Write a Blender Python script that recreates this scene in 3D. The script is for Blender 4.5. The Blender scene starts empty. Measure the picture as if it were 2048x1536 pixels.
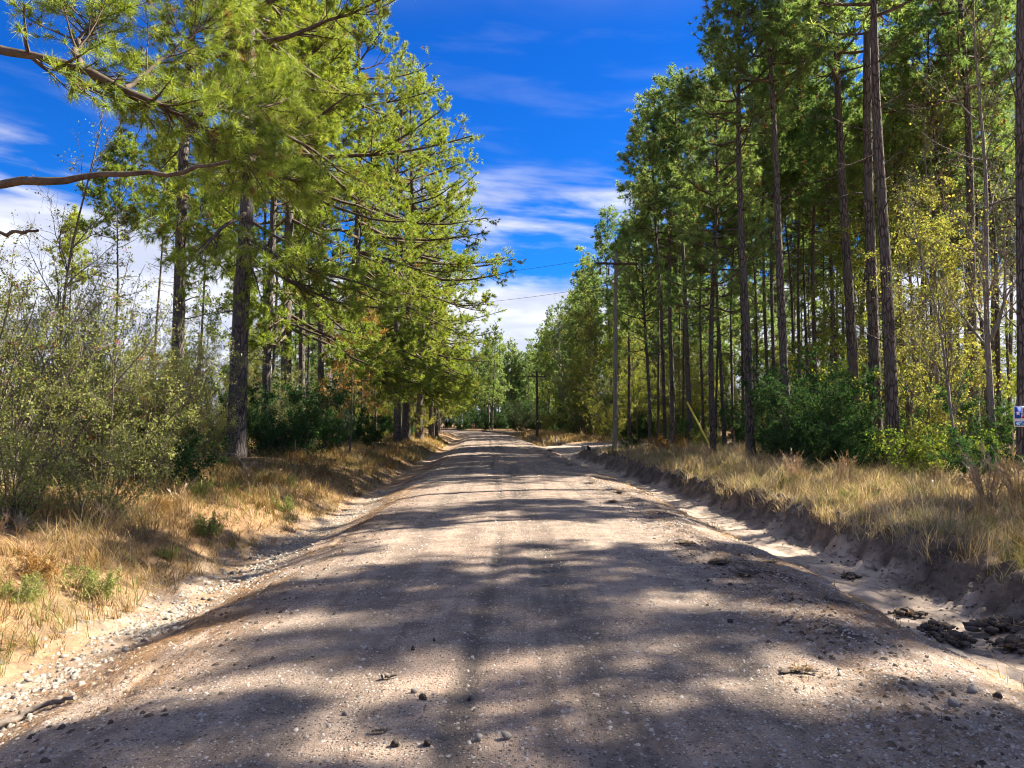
import bpy, math, random
import numpy as np
from mathutils import Vector

# ------------------------------------------------------------------ camera, sky, sun, exposure
sc = bpy.context.scene
COL = sc.collection
F = 1540.0                       # focal length in photo pixels (2048 wide)
CAM_H = 1.65
PITCH = math.atan(77.0 / F)
cam_d = bpy.data.cameras.new('camera')
cam_d.sensor_width = 36.0
cam_d.lens = 36.0 * F / 2048.0
cam_d.clip_start = 0.05
cam_d.clip_end = 5000
cam = bpy.data.objects.new('camera', cam_d)
COL.objects.link(cam)
cam.location = (0, 0, CAM_H)
cam.rotation_euler = (math.pi / 2 + PITCH, 0, 0)
sc.camera = cam

SUN_AZ = math.radians(19)        # measured from +X (right of the road) towards +Y (down the road)
SUN_EL = math.radians(41)
SUN_DIR = Vector((math.cos(SUN_AZ) * math.cos(SUN_EL), math.sin(SUN_AZ) * math.cos(SUN_EL), math.sin(SUN_EL)))
sun_d = bpy.data.lights.new('sun', 'SUN')
sun_d.energy = 4.0
sun_d.angle = math.radians(0.53)
sun_d.color = (1.0, 0.90, 0.74)
sun = bpy.data.objects.new('sun', sun_d)
COL.objects.link(sun)
sun.rotation_euler = SUN_DIR.to_track_quat('Z', 'Y').to_euler()

sc.view_settings.view_transform = 'Standard'
sc.view_settings.look = 'None'
sc.view_settings.gamma = 1.0
sc.view_settings.use_curve_mapping = False
sc.view_settings.exposure = 2.55
cy = sc.cycles
cy.max_bounces = 4
cy.diffuse_bounces = 3
cy.glossy_bounces = 1
cy.transmission_bounces = 2
cy.transparent_max_bounces = 6
cy.caustics_reflective = False
cy.caustics_refractive = False
cy.debug_use_spatial_splits = True
cy.use_light_tree = False
cy.use_adaptive_sampling = True
cy.adaptive_threshold = 0.02
cy.filter_width = 1.05
cy.use_denoising = True
try:
    cy.denoiser = 'OPENIMAGEDENOISE'
    cy.denoising_input_passes = 'RGB_ALBEDO_NORMAL'
    cy.denoising_prefilter = 'ACCURATE'
except Exception:
    pass


class NT:
    """small helper to wire shader nodes"""
    def __init__(self, tree):
        self.t = tree
        tree.nodes.clear()

    def n(self, typ, **kw):
        nd = self.t.nodes.new(typ)
        for k, v in kw.items():
            setattr(nd, k, v)
        return nd

    def put(self, sock, v):
        if v is None:
            return
        if isinstance(v, bpy.types.NodeSocket):
            self.t.links.new(v, sock)
        elif isinstance(v, (tuple, list)):
            if len(v) == 3 and sock.type == 'RGBA':
                v = (*v, 1.0)
            sock.default_value = v
        else:
            sock.default_value = v

    def math(self, op, a, b=None, c=None, clamp=False):
        nd = self.n('ShaderNodeMath', operation=op, use_clamp=clamp)
        self.put(nd.inputs[0], a)
        self.put(nd.inputs[1], b)
        self.put(nd.inputs[2], c)
        return nd.outputs[0]

    def mix(self, f, a, b, blend='MIX'):
        nd = self.n('ShaderNodeMix', data_type='RGBA', blend_type=blend)
        nd.clamp_factor = True
        self.put(nd.inputs[0], f)
        self.put(nd.inputs[6], a)
        self.put(nd.inputs[7], b)
        return nd.outputs[2]

    def noise(self, vec, scale, detail=3, rough=0.55, dist=0.0):
        nd = self.n('ShaderNodeTexNoise')
        self.put(nd.inputs['Vector'], vec)
        nd.inputs['Scale'].default_value = scale
        nd.inputs['Detail'].default_value = detail
        nd.inputs['Roughness'].default_value = rough
        nd.inputs['Distortion'].default_value = dist
        return nd.outputs['Fac']

    def voro(self, vec, scale, out='Distance', feature='F1', rnd=1.0):
        nd = self.n('ShaderNodeTexVoronoi', feature=feature)
        self.put(nd.inputs['Vector'], vec)
        nd.inputs['Scale'].default_value = scale
        nd.inputs['Randomness'].default_value = rnd
        return nd.outputs[out]

    def ramp(self, v, a, b, lo=0.0, hi=1.0, smooth=True):
        nd = self.n('ShaderNodeMapRange', interpolation_type='SMOOTHSTEP' if smooth else 'LINEAR')
        self.put(nd.inputs[0], v)
        self.put(nd.inputs[1], a)
        self.put(nd.inputs[2], b)
        self.put(nd.inputs[3], lo)
        self.put(nd.inputs[4], hi)
        return nd.outputs[0]

    def vscale(self, vec, s):
        nd = self.n('ShaderNodeVectorMath', operation='MULTIPLY')
        self.put(nd.inputs[0], vec)
        nd.inputs[1].default_value = s
        return nd.outputs[0]


# ---- world: Nishita sky, deepened as on the photograph, with fair-weather cloud and unseen high cloud added as neutral fill
world = bpy.data.worlds.new('World')
sc.world = world
world.use_nodes = True
w = NT(world.node_tree)
sky = w.n('ShaderNodeTexSky', sky_type='NISHITA')
sky.sun_disc = False
sky.sun_elevation = SUN_EL
sky.sun_rotation = math.pi / 2 - SUN_AZ
sky.altitude = 50
sky.air_density = 1.0
sky.dust_density = 0.25
sky.ozone_density = 2.5
hs = w.n('ShaderNodeHueSaturation')
hs.inputs['Hue'].default_value = 0.508
hs.inputs['Saturation'].default_value = 1.30
hs.inputs['Value'].default_value = 1.0
w.put(hs.inputs['Color'], sky.outputs[0])
skyc = w.mix(1.0, hs.outputs[0], (0.062, 0.35, 0.645), 'MULTIPLY')
tc = w.n('ShaderNodeTexCoord')
sep = w.n('ShaderNodeSeparateXYZ')
w.put(sep.inputs[0], tc.outputs['Generated'])
X, Y, Z = sep.outputs
hyp = w.math('SQRT', w.math('ADD', w.math('MULTIPLY', X, X), w.math('MULTIPLY', Y, Y)))
tanel = w.math('DIVIDE', Z, w.math('MAXIMUM', hyp, 1e-4))
az = w.math('ARCTAN2', X, Y)
cmb = w.n('ShaderNodeCombineXYZ')
w.put(cmb.inputs[0], w.math('MULTIPLY', az, 3.0))
w.put(cmb.inputs[1], w.math('MULTIPLY', tanel, 11.0))
cmb.inputs[2].default_value = 3.7
cv = cmb.outputs[0]
# low cloud bank all round the horizon, its top rising and falling
cmb2 = w.n('ShaderNodeCombineXYZ')
w.put(cmb2.inputs[0], w.math('SINE', az))
w.put(cmb2.inputs[1], w.math('COSINE', az))
cmb2.inputs[2].default_value = 0.4
edge_lo = w.noise(cmb2.outputs[0], 1.6, 1)
edge_hi = w.noise(cv, 2.4, 4, 0.55)
lft = w.ramp(az, -0.60, -0.02, 0.075, 0.0)
edge = w.math('ADD', w.math('ADD', w.math('MULTIPLY', edge_lo, 0.10), w.math('MULTIPLY', edge_hi, 0.07)), w.math('ADD', lft, 0.085))
bank = w.ramp(w.math('SUBTRACT', edge, tanel), -0.006, 0.022)
# thin streaks between 10 and 30 degrees
cmb3 = w.n('ShaderNodeCombineXYZ')
w.put(cmb3.inputs[0], w.math('MULTIPLY', az, 3.4))
w.put(cmb3.inputs[1], w.math('ADD', w.math('MULTIPLY', tanel, 15.0), w.math('MULTIPLY', az, 1.4)))
cmb3.inputs[2].default_value = 9.3
st = w.noise(cmb3.outputs[0], 1.75, 5, 0.52, 0.25)
band = w.math('MULTIPLY', w.ramp(tanel, 0.36, 0.285), w.ramp(tanel, 0.05, 0.16))
thin = w.ramp(tanel, 0.75, 0.30, 0.0, 0.10)
patch = w.ramp(w.noise(cmb2.outputs[0], 3.1, 1), 0.40, 0.56)
streak = w.math('MULTIPLY', w.ramp(st, 0.46, 0.76), w.math('MAXIMUM', w.math('MULTIPLY', band, w.math('MULTIPLY', patch, 0.95)), thin))
fill_cloud = w.noise(w.vscale(tc.outputs['Generated'], (1.0, 1.6, 1.0)), 2.3, 5, 0.6, 0.3)
high = w.math('MULTIPLY', w.math('MULTIPLY', w.ramp(fill_cloud, 0.36, 0.60), w.ramp(tanel, 0.50, 0.95)), 0.92)  # cloud above the view, added to whiten the blue light in the shade
cl = w.math('MAXIMUM', w.math('MAXIMUM', w.math('MULTIPLY', bank, 0.93), streak), high, clamp=True)
shade = w.noise(cv, 1.6, 4, 0.6)
cc = w.mix(w.ramp(shade, 0.35, 0.65), (2.6, 2.75, 3.35), (4.0, 4.05, 4.3))
final = w.mix(cl, skyc, cc)
bg = w.n('ShaderNodeBackground')
w.put(bg.inputs[0], final)
bg.inputs[1].default_value = 0.05
world.cycles.sampling_method = 'MANUAL'
world.cycles.sample_map_resolution = 256
wo = w.n('ShaderNodeOutputWorld')
w.t.links.new(bg.outputs[0], wo.inputs[0])

# ------------------------------------------------------------------ helpers
RNG = np.random.default_rng(11)


def wp(px, py, d):
    """point at depth d (metres down the road) seen at photo pixel px,py"""
    cx, cyy = (px - 1024) / F, -(py - 768) / F
    cp, sp = math.cos(PITCH), math.sin(PITCH)
    yy = cp - cyy * sp
    zz = sp + cyy * cp
    k = d / yy
    return np.array((cx * k, d, CAM_H + zz * k))


def tag(o, label=None, cat=None, group=None, kind=None):
    if label: o['label'] = label
    if cat: o['category'] = cat
    if group: o['group'] = group
    if kind: o['kind'] = kind
    return o


def empty(name, loc, rz=0.0, s=1.0):
    o = bpy.data.objects.new(name, None)
    COL.objects.link(o)
    o.location = loc
    o.rotation_euler = (0, 0, rz)
    o.scale = (s, s, s)
    o.empty_display_size = 0.2
    return o


def mk_mesh(name, V, quads=None, tris=None, attrs=None, smooth=False):
    me = bpy.data.meshes.new(name)
    V = np.asarray(V, dtype=np.float32).reshape(-1, 3)
    nq = 0 if quads is None else len(quads)
    nt = 0 if tris is None else len(tris)
    me.vertices.add(len(V))
    me.vertices.foreach_set('co', V.ravel())
    loops, starts, totals = [], [], []
    if nq:
        q = np.asarray(quads, dtype=np.int32)
        loops.append(q.ravel())
        starts.append(np.arange(nq, dtype=np.int32) * 4)
    if nt:
        t = np.asarray(tris, dtype=np.int32)
        loops.append(t.ravel())
        starts.append(nq * 4 + np.arange(nt, dtype=np.int32) * 3)
    L = np.concatenate(loops)
    S = np.concatenate(starts)
    me.loops.add(len(L))
    me.loops.foreach_set('vertex_index', L)
    me.polygons.add(nq + nt)
    me.polygons.foreach_set('loop_start', S)
    if smooth:
        me.polygons.foreach_set('use_smooth', np.ones(nq + nt, dtype=bool))
    me.update(calc_edges=True)
    for k, v in (attrs or {}).items():
        v = np.asarray(v, dtype=np.float32)
        if v.ndim == 1:
            a = me.attributes.new(k, 'FLOAT', 'POINT')
            a.data.foreach_set('value', v)
        else:
            a = me.attributes.new(k, 'FLOAT_COLOR', 'POINT')
            a.data.foreach_set('color', np.concatenate([v, np.ones((len(v), 1), np.float32)], 1).ravel())
    return me


def part(name, me, mat, parent=None, loc=(0, 0, 0)):
    o = bpy.data.objects.new(name, me)
    COL.objects.link(o)
    if mat is not None and not me.materials:
        me.materials.append(mat)
    elif mat is not None and me.materials[0] is not mat:      # shared mesh, other material on this copy
        o.material_slots[0].link = 'OBJECT'
        o.material_slots[0].material = mat
    o.parent = parent
    o.location = loc
    return o


def norm(v):
    return v / np.maximum(np.linalg.norm(v, axis=-1, keepdims=True), 1e-9)


def tubes(P, R, sides):
    """P (N,n,3), R (N,n) -> verts, quads"""
    N, n, _ = P.shape
    T = norm(np.gradient(P, axis=1))
    mean = norm(P[:, -1] - P[:, 0])
    ref = np.where(np.abs(mean[:, 2:3]) > 0.75, np.array([[1.0, 0.13, 0]]), np.array([[0, 0.05, 1.0]]))
    A = norm(np.cross(T, ref[:, None, :]))
    B = np.cross(T, A)
    th = np.arange(sides) * 2 * math.pi / sides
    V = P[:, :, None, :] + R[:, :, None, None] * (A[:, :, None, :] * np.cos(th)[None, None, :, None] + B[:, :, None, :] * np.sin(th)[None, None, :, None])
    V = V.reshape(-1, 3)
    i = np.arange(N)[:, None, None] * (n * sides)
    j = np.arange(n - 1)[None, :, None] * sides
    k = np.arange(sides)[None, None, :]
    k2 = (k + 1) % sides
    a = (i + j + k); b = (i + j + k2); c = (i + j + sides + k2); d = (i + j + sides + k)
    Q = np.stack([a, b, c, d], -1).reshape(-1, 4)
    return V, Q


class Acc:
    def __init__(self):
        self.V, self.Q, self.T, self.A, self.n = [], [], [], [], 0

    def add(self, V, Q=None, T=None, tint=None):
        V = np.asarray(V).reshape(-1, 3)
        self.V.append(V)
        if Q is not None: self.Q.append(np.asarray(Q) + self.n)
        if T is not None: self.T.append(np.asarray(T) + self.n)
        if tint is None: tint = np.zeros(len(V))
        self.A.append(np.broadcast_to(np.asarray(tint, dtype=np.float32), (len(V),)))
        self.n += len(V)

    def mesh(self, name, smooth=False):
        return mk_mesh(name, np.concatenate(self.V), np.concatenate(self.Q) if self.Q else None,
                       np.concatenate(self.T) if self.T else None, {'tint': np.concatenate(self.A)}, smooth)


def _hash(ix, iy, seed):
    h = (ix.astype(np.int64) * 374761393 + iy.astype(np.int64) * 668265263 + seed * 974711) & 0x7fffffff
    h = ((h ^ (h >> 13)) * 1274126177) & 0x7fffffff
    h = h ^ (h >> 16)
    return (h & 0xffff) / 65535.0


def vnoise(x, y, seed=0):
    x = np.asarray(x, float); y = np.asarray(y, float)
    ix, iy = np.floor(x), np.floor(y)
    fx, fy = x - ix, y - iy
    fx = fx * fx * (3 - 2 * fx); fy = fy * fy * (3 - 2 * fy)
    a = _hash(ix, iy, seed); b = _hash(ix + 1, iy, seed); c = _hash(ix, iy + 1, seed); d = _hash(ix + 1, iy + 1, seed)
    return (a * (1 - fx) + b * fx) * (1 - fy) + (c * (1 - fx) + d * fx) * fy


def fbm(x, y, seed=0, oct=4):
    s, a, t = 0, 0.5, 0
    for o in range(oct):
        s = s + a * vnoise(x * 2 ** o + 17.3 * o, y * 2 ** o - 9.1 * o, seed + o)
        t += a
        a *= 0.5
    return s / t - 0.5


def sstep(a, b, x):
    t = np.clip((x - a) / (b - a), 0, 1)
    return t * t * (3 - 2 * t)


# ------------------------------------------------------------------ materials
def new_mat(name):
    m = bpy.data.materials.new(name)
    m.use_nodes = True
    return m, NT(m.node_tree)


def finish(nt, surf):
    o = nt.n('ShaderNodeOutputMaterial')
    nt.t.links.new(surf, o.inputs[0])


def attr(nt, name, out='Fac'):
    a = nt.n('ShaderNodeAttribute', attribute_name=name)
    return a.outputs[out]


def leaf_mat(name, c0, c1, c2, trans=0.35, gloss=0.10, dead=(0.20, 0.10, 0.045)):
    """foliage: tint attribute runs c0 -> c1 -> c2 (below zero: dead), each tree varies a little"""
    m, t = new_mat(name)
    raw = attr(t, 'tint')
    oi = t.n('ShaderNodeObjectInfo').outputs['Random']
    f = t.math('ADD', raw, t.math('MULTIPLY', t.math('SUBTRACT', oi, 0.5), 0.22))
    col = t.mix(t.ramp(f, 0.0, 0.5, smooth=False), c0, c1)
    col = t.mix(t.ramp(f, 0.5, 1.0, smooth=False), col, c2)
    col = t.mix(t.math('LESS_THAN', raw, -0.1), col, dead)
    d = t.n('ShaderNodeBsdfDiffuse')
    t.put(d.inputs[0], col)
    tr = t.n('ShaderNodeBsdfTranslucent')
    t.put(tr.inputs[0], t.mix(1.0, col, (1.2, 1.15, 0.75), 'MULTIPLY'))
    mx = t.n('ShaderNodeMixShader')
    mx.inputs[0].default_value = trans
    t.t.links.new(d.outputs[0], mx.inputs[1])
    t.t.links.new(tr.outputs[0], mx.inputs[2])
    if gloss <= 0:
        finish(t, mx.outputs[0])
        return m
    gl = t.n('ShaderNodeBsdfGlossy')
    gl.inputs['Color'].default_value = (1, 0.97, 0.85, 1)
    gl.inputs['Roughness'].default_value = 0.5
    m2 = t.n('ShaderNodeMixShader')
    m2.inputs[0].default_value = gloss
    t.t.links.new(mx.outputs[0], m2.inputs[1])
    t.t.links.new(gl.outputs[0], m2.inputs[2])
    finish(t, m2.outputs[0])
    return m


def bark_mat(name, c0, c1, c2, scale=1.0, plate=True, rough=0.9):
    m, t = new_mat(name)
    co = t.n('ShaderNodeTexCoord').outputs['Object']
    v = t.vscale(co, (1, 1, 0.22))
    crack = t.voro(v, 13 * scale, feature='DISTANCE_TO_EDGE')
    n1 = t.noise(v, 9 * scale, 5, 0.6)
    n2 = t.noise(co, 1.1, 2)
    cr = t.ramp(t.math('ADD', crack, t.math('MULTIPLY', t.math('SUBTRACT', n1, 0.5), 0.12)), 0.0, 0.16)
    col = t.mix(cr if plate else n1, c0, c1)
    col = t.mix(t.ramp(n2, 0.42, 0.7), col, c2)
    col = t.mix(t.math('MULTIPLY', n1, 0.35), col, (0.03, 0.025, 0.02))
    b = t.n('ShaderNodeBsdfPrincipled')
    t.put(b.inputs['Base Color'], col)
    b.inputs['Roughness'].default_value = rough
    b.inputs['Specular IOR Level'].default_value = 0.15
    bp = t.n('ShaderNodeBump')
    bp.inputs['Strength'].default_value = 0.9
    bp.inputs['Distance'].default_value = 0.03
    t.put(bp.inputs['Height'], t.math('ADD', cr, t.math('MULTIPLY', n1, 0.5)))
    t.put(b.inputs['Normal'], bp.outputs[0])
    finish(t, b.outputs[0])
    return m


def plain_mat(name, c0, c1, scale=8, rough=0.85, bump=0.3, dist=0.01, vec=(1, 1, 1), metal=0.0, use_tint=False):
    m, t = new_mat(name)
    co = t.n('ShaderNodeTexCoord').outputs['Object']
    v = t.vscale(co, vec)
    n = t.noise(v, scale, 5, 0.6)
    f = t.ramp(n, 0.3, 0.7)
    if use_tint:
        oi = t.n('ShaderNodeObjectInfo').outputs['Random']
        f = t.math('ADD', t.math('MULTIPLY', f, 0.35), t.math('ADD', t.math('MULTIPLY', attr(t, 'tint'), 0.65), t.math('MULTIPLY', t.math('SUBTRACT', oi, 0.5), 0.4)), clamp=True)
    b = t.n('ShaderNodeBsdfPrincipled')
    t.put(b.inputs['Base Color'], t.mix(f, c0, c1))
    b.inputs['Roughness'].default_value = rough
    b.inputs['Metallic'].default_value = metal
    b.inputs['Specular IOR Level'].default_value = 0.25
    bp = t.n('ShaderNodeBump')
    bp.inputs['Strength'].default_value = bump
    bp.inputs['Distance'].default_value = dist
    t.put(bp.inputs['Height'], n)
    t.put(b.inputs['Normal'], bp.outputs[0])
    finish(t, b.outputs[0])
    return m


M = {}
M['bark'] = bark_mat('pine_bark', (0.035, 0.03, 0.028), (0.15, 0.125, 0.112), (0.12, 0.108, 0.102))
M['bark_thin'] = bark_mat('slender_pine_bark', (0.035, 0.029, 0.027), (0.115, 0.095, 0.085), (0.14, 0.12, 0.108), 1.6)
M['bark_pale'] = bark_mat('pale_bark', (0.16, 0.14, 0.12), (0.34, 0.31, 0.27), (0.24, 0.22, 0.19), 1.2, plate=False)
M['bark_shrub'] = bark_mat('shrub_bark', (0.09, 0.075, 0.06), (0.26, 0.22, 0.18), (0.16, 0.13, 0.10), 2.0, plate=False)
M['twig'] = plain_mat('pine_twig', (0.045, 0.033, 0.026), (0.12, 0.09, 0.065), 6, 0.9)
M['needle_sun'] = leaf_mat('sunlit_pine_needles', (0.09, 0.15, 0.025), (0.22, 0.30, 0.035), (0.42, 0.45, 0.08), 0.42, 0.022)  # lit copy of the pine needles: sunlight put into a lighter, yellower colour
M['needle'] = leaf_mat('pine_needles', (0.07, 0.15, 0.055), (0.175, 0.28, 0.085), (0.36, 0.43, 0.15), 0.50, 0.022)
M['leaf_yellow'] = leaf_mat('yellowing_leaves', (0.10, 0.145, 0.035), (0.235, 0.265, 0.07), (0.40, 0.35, 0.10), 0.45, 0.0)
M['leaf_olive'] = leaf_mat('small_olive_leaves', (0.085, 0.11, 0.03), (0.20, 0.235, 0.07), (0.33, 0.34, 0.14), 0.38, 0.0)
M['leaf_dark'] = leaf_mat('dark_evergreen_leaves', (0.02, 0.06, 0.024), (0.045, 0.10, 0.034), (0.10, 0.15, 0.05), 0.32, 0.0)
M['leaf_russet'] = leaf_mat('russet_leaves', (0.16, 0.08, 0.03), (0.30, 0.17, 0.06), (0.38, 0.27, 0.10), 0.4, 0.0)
M['leaf_green'] = leaf_mat('fresh_green_leaves', (0.06, 0.11, 0.02), (0.16, 0.22, 0.035), (0.29, 0.31, 0.06), 0.42, 0.0)
M['berry'] = plain_mat('red_berries', (0.35, 0.02, 0.02), (0.5, 0.05, 0.04), 20, 0.4, 0.0)
M['grass_gold'] = leaf_mat('golden_dry_grass', (0.13, 0.078, 0.034), (0.31, 0.21, 0.10), (0.48, 0.385, 0.22), 0.38, 0.0)
M['grass_pale'] = leaf_mat('pale_dry_grass', (0.15, 0.11, 0.068), (0.34, 0.262, 0.17), (0.50, 0.42, 0.30), 0.38, 0.0)
M['grass_green'] = leaf_mat('greenish_grass', (0.07, 0.10, 0.025), (0.17, 0.19, 0.055), (0.28, 0.27, 0.10), 0.38, 0.0)
M['stalk'] = leaf_mat('dry_stalks', (0.20, 0.10, 0.045), (0.36, 0.22, 0.11), (0.48, 0.35, 0.2), 0.25, 0.15)
M['stone'] = plain_mat('pale_stone', (0.05, 0.045, 0.04), (0.36, 0.32, 0.27), 14, 0.85, 0.5, 0.006, use_tint=True)
M['chip'] = plain_mat('gravel_chip', (0.07, 0.06, 0.055), (0.42, 0.37, 0.32), 30, 0.85, 0.2, 0.002, use_tint=True)
M['clod'] = plain_mat('dark_soil_clod', (0.024, 0.019, 0.016), (0.115, 0.09, 0.07), 3, 0.95, 1.0, 0.02)
M['wood_grey'] = plain_mat('weathered_stick', (0.06, 0.05, 0.042), (0.22, 0.18, 0.15), 9, 0.9, 0.6, 0.01, (1, 1, 6))
M['pole'] = plain_mat('weathered_pole_wood', (0.10, 0.10, 0.085), (0.24, 0.22, 0.175), 5, 0.85, 0.7, 0.01, (7, 7, 0.35))
M['pole_dark'] = plain_mat('creosoted_pole_wood', (0.035, 0.027, 0.022), (0.09, 0.07, 0.055), 5, 0.85, 0.7, 0.01, (7, 7, 0.35))
M['metal'] = plain_mat('galvanised_metal', (0.28, 0.29, 0.30), (0.42, 0.43, 0.44), 10, 0.45, 0.1, 0.002, metal=0.8)
M['porcelain'] = plain_mat('brown_insulator', (0.10, 0.05, 0.035), (0.16, 0.08, 0.05), 6, 0.25, 0.0)
M['wire'] = plain_mat('dark_wire', (0.03, 0.03, 0.032), (0.06, 0.06, 0.065), 6, 0.5, 0.0)
M['guard'] = plain_mat('yellow_plastic', (0.62, 0.48, 0.06), (0.72, 0.58, 0.10), 5, 0.5, 0.05, 0.003)
M['white_paint'] = plain_mat('white_paint', (0.70, 0.70, 0.70), (0.82, 0.82, 0.82), 9, 0.5, 0.05, 0.002)
M['pale_post'] = plain_mat('faded_paint', (0.42, 0.40, 0.38), (0.55, 0.53, 0.50), 9, 0.6, 0.05, 0.002)
M['concrete'] = plain_mat('grey_concrete', (0.24, 0.23, 0.22), (0.38, 0.36, 0.34), 9, 0.9, 0.5, 0.006)
M['sign_blue'] = plain_mat('sign_blue', (0.010, 0.055, 0.36), (0.014, 0.07, 0.42), 5, 0.75, 0.0)
M['sign_teal'] = plain_mat('sign_light_blue', (0.01, 0.16, 0.42), (0.014, 0.19, 0.48), 5, 0.75, 0.0)
M['sign_red'] = plain_mat('sign_red', (0.52, 0.025, 0.05), (0.60, 0.03, 0.06), 5, 0.75, 0.0)
M['sign_pale'] = plain_mat('sign_pale_lettering', (0.5, 0.78, 0.9), (0.55, 0.82, 0.92), 5, 0.75, 0.0)


def ground_material():
    m, t = new_mat('ground_earth')
    geo = t.n('ShaderNodeNewGeometry').outputs['Position']
    zone = t.n('ShaderNodeAttribute', attribute_name='zone')
    sp = t.n('ShaderNodeSeparateColor')
    t.put(sp.inputs[0], zone.outputs['Color'])
    road, sand, soil = sp.outputs[0], sp.outputs[1], sp.outputs[2]
    trk = attr(t, 'track')
    wet = attr(t, 'damp')
    n_big = t.noise(geo, 0.35, 4, 0.55)
    n_mid = t.noise(geo, 2.6, 5, 0.62)
    n_fine = t.noise(geo, 22, 4, 0.7)
    n_str = t.noise(t.vscale(geo, (2.2, 0.45, 1)), 2.0, 4, 0.6)
    # travelled gravel surface
    rc = t.mix(t.ramp(n_mid, 0.36, 0.64), (0.155, 0.118, 0.094), (0.285, 0.220, 0.170))
    rc = t.mix(t.math('MULTIPLY', t.ramp(n_big, 0.42, 0.66), 0.55), rc, (0.29, 0.20, 0.15))
    rc = t.mix(t.math('MULTIPLY', t.ramp(n_str, 0.5, 0.72), 0.35), rc, (0.22, 0.18, 0.155))
    lane = t.noise(t.vscale(geo, (2.6, 0.10, 1)), 1.6, 4, 0.62)
    rc = t.mix(t.math('MULTIPLY', t.ramp(lane, 0.50, 0.64), 0.55), rc, (0.118, 0.090, 0.073))
    rc = t.mix(t.math('MULTIPLY', t.ramp(lane, 0.46, 0.34), 0.40), rc, (0.35, 0.28, 0.215))
    # small stones pressed into it
    vd = t.voro(geo, 38, 'Distance')
    vc = t.n('ShaderNodeSeparateColor')
    t.put(vc.inputs[0], t.voro(geo, 38, 'Color'))
    peb = t.math('MULTIPLY', t.ramp(vd, 0.42, 0.22), t.ramp(vc.outputs[0], 0.50, 0.56))
    vd2 = t.voro(geo, 90, 'Distance')
    vc2 = t.n('ShaderNodeSeparateColor')
    t.put(vc2.inputs[0], t.voro(geo, 90, 'Color'))
    peb2 = t.math('MULTIPLY', t.ramp(vd2, 0.45, 0.25), t.ramp(vc2.outputs[0], 0.42, 0.48))
    pc = t.mix(t.ramp(vc.outputs[1], 0.3, 0.75), (0.075, 0.065, 0.06), (0.50, 0.45, 0.40))
    pc2 = t.mix(t.ramp(vc2.outputs[1], 0.3, 0.7), (0.07, 0.06, 0.055), (0.48, 0.43, 0.37))
    rc = t.mix(t.math('MULTIPLY', t.ramp(n_fine, 0.52, 0.68), 0.55), rc, (0.12, 0.095, 0.08))
    rc = t.mix(t.math('MULTIPLY', peb2, 0.75), rc, pc2)
    rc = t.mix(t.math('MULTIPLY', peb, 0.85), rc, pc)
    rc = t.mix(t.math('MULTIPLY', trk, 0.95), rc, (0.075, 0.066, 0.058))
    # washed sand
    sc_ = t.mix(t.ramp(n_mid, 0.35, 0.65), (0.23, 0.185, 0.15), (0.36, 0.295, 0.24))
    sc_ = t.mix(t.math('MULTIPLY', t.ramp(n_fine, 0.55, 0.8), 0.35), sc_, (0.26, 0.21, 0.17))
    sc_ = t.mix(t.math('MULTIPLY', t.ramp(n_str, 0.52, 0.72), 0.4), sc_, (0.34, 0.27, 0.21))
    n_deb = t.noise(t.vscale(geo, (1.0, 0.5, 1)), 5.5, 6, 0.72, 0.6)
    sc_ = t.mix(t.math('MULTIPLY', t.ramp(n_deb, 0.53, 0.60), 0.72), sc_, (0.10, 0.078, 0.062))
    # dark crumbly soil of the cut bank, with the shade on its face painted in
    so = t.mix(t.ramp(n_mid, 0.35, 0.65), (0.04, 0.031, 0.026), (0.12, 0.095, 0.078))
    so = t.mix(t.math('MULTIPLY', t.ramp(n_fine, 0.5, 0.75), 0.4), so, (0.22, 0.18, 0.15))
    # pine straw and leaf litter
    li = t.mix(t.ramp(n_mid, 0.3, 0.7), (0.10, 0.062, 0.036), (0.24, 0.15, 0.08))
    li = t.mix(t.math('MULTIPLY', t.ramp(n_fine, 0.45, 0.75), 0.6), li, (0.38, 0.25, 0.13))
    li = t.mix(t.math('MULTIPLY', t.ramp(n_big, 0.5, 0.7), 0.5), li, (0.09, 0.07, 0.035))
    col = t.mix(road, li, rc)
    col = t.mix(sand, col, sc_)
    col = t.mix(soil, col, so)
    col = t.mix(t.math('MULTIPLY', wet, 0.8), col, (0.20, 0.105, 0.035))
    b = t.n('ShaderNodeBsdfPrincipled')
    t.put(b.inputs['Base Color'], col)
    t.put(b.inputs['Roughness'], t.ramp(wet, 0, 1, 0.92, 0.12, False))
    t.put(b.inputs['Specular IOR Level'], t.ramp(wet, 0, 1, 0.12, 0.5, False))
    h = t.math('ADD', t.math('MULTIPLY', n_fine, 0.5), t.math('MULTIPLY', n_mid, 0.9))
    h = t.math('ADD', h, t.math('MULTIPLY', t.math('ADD', peb, t.math('MULTIPLY', peb2, 0.5)), t.math('MULTIPLY', road, 0.6)))
    h = t.math('MULTIPLY', h, t.ramp(wet, 0, 0.6, 1, 0.05))
    bp = t.n('ShaderNodeBump')
    bp.inputs['Strength'].default_value = 0.85
    bp.inputs['Distance'].default_value = 0.035
    t.put(bp.inputs['Height'], h)
    t.put(b.inputs['Normal'], bp.outputs[0])
    finish(t, b.outputs[0])
    return m


M['ground'] = ground_material()

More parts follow.
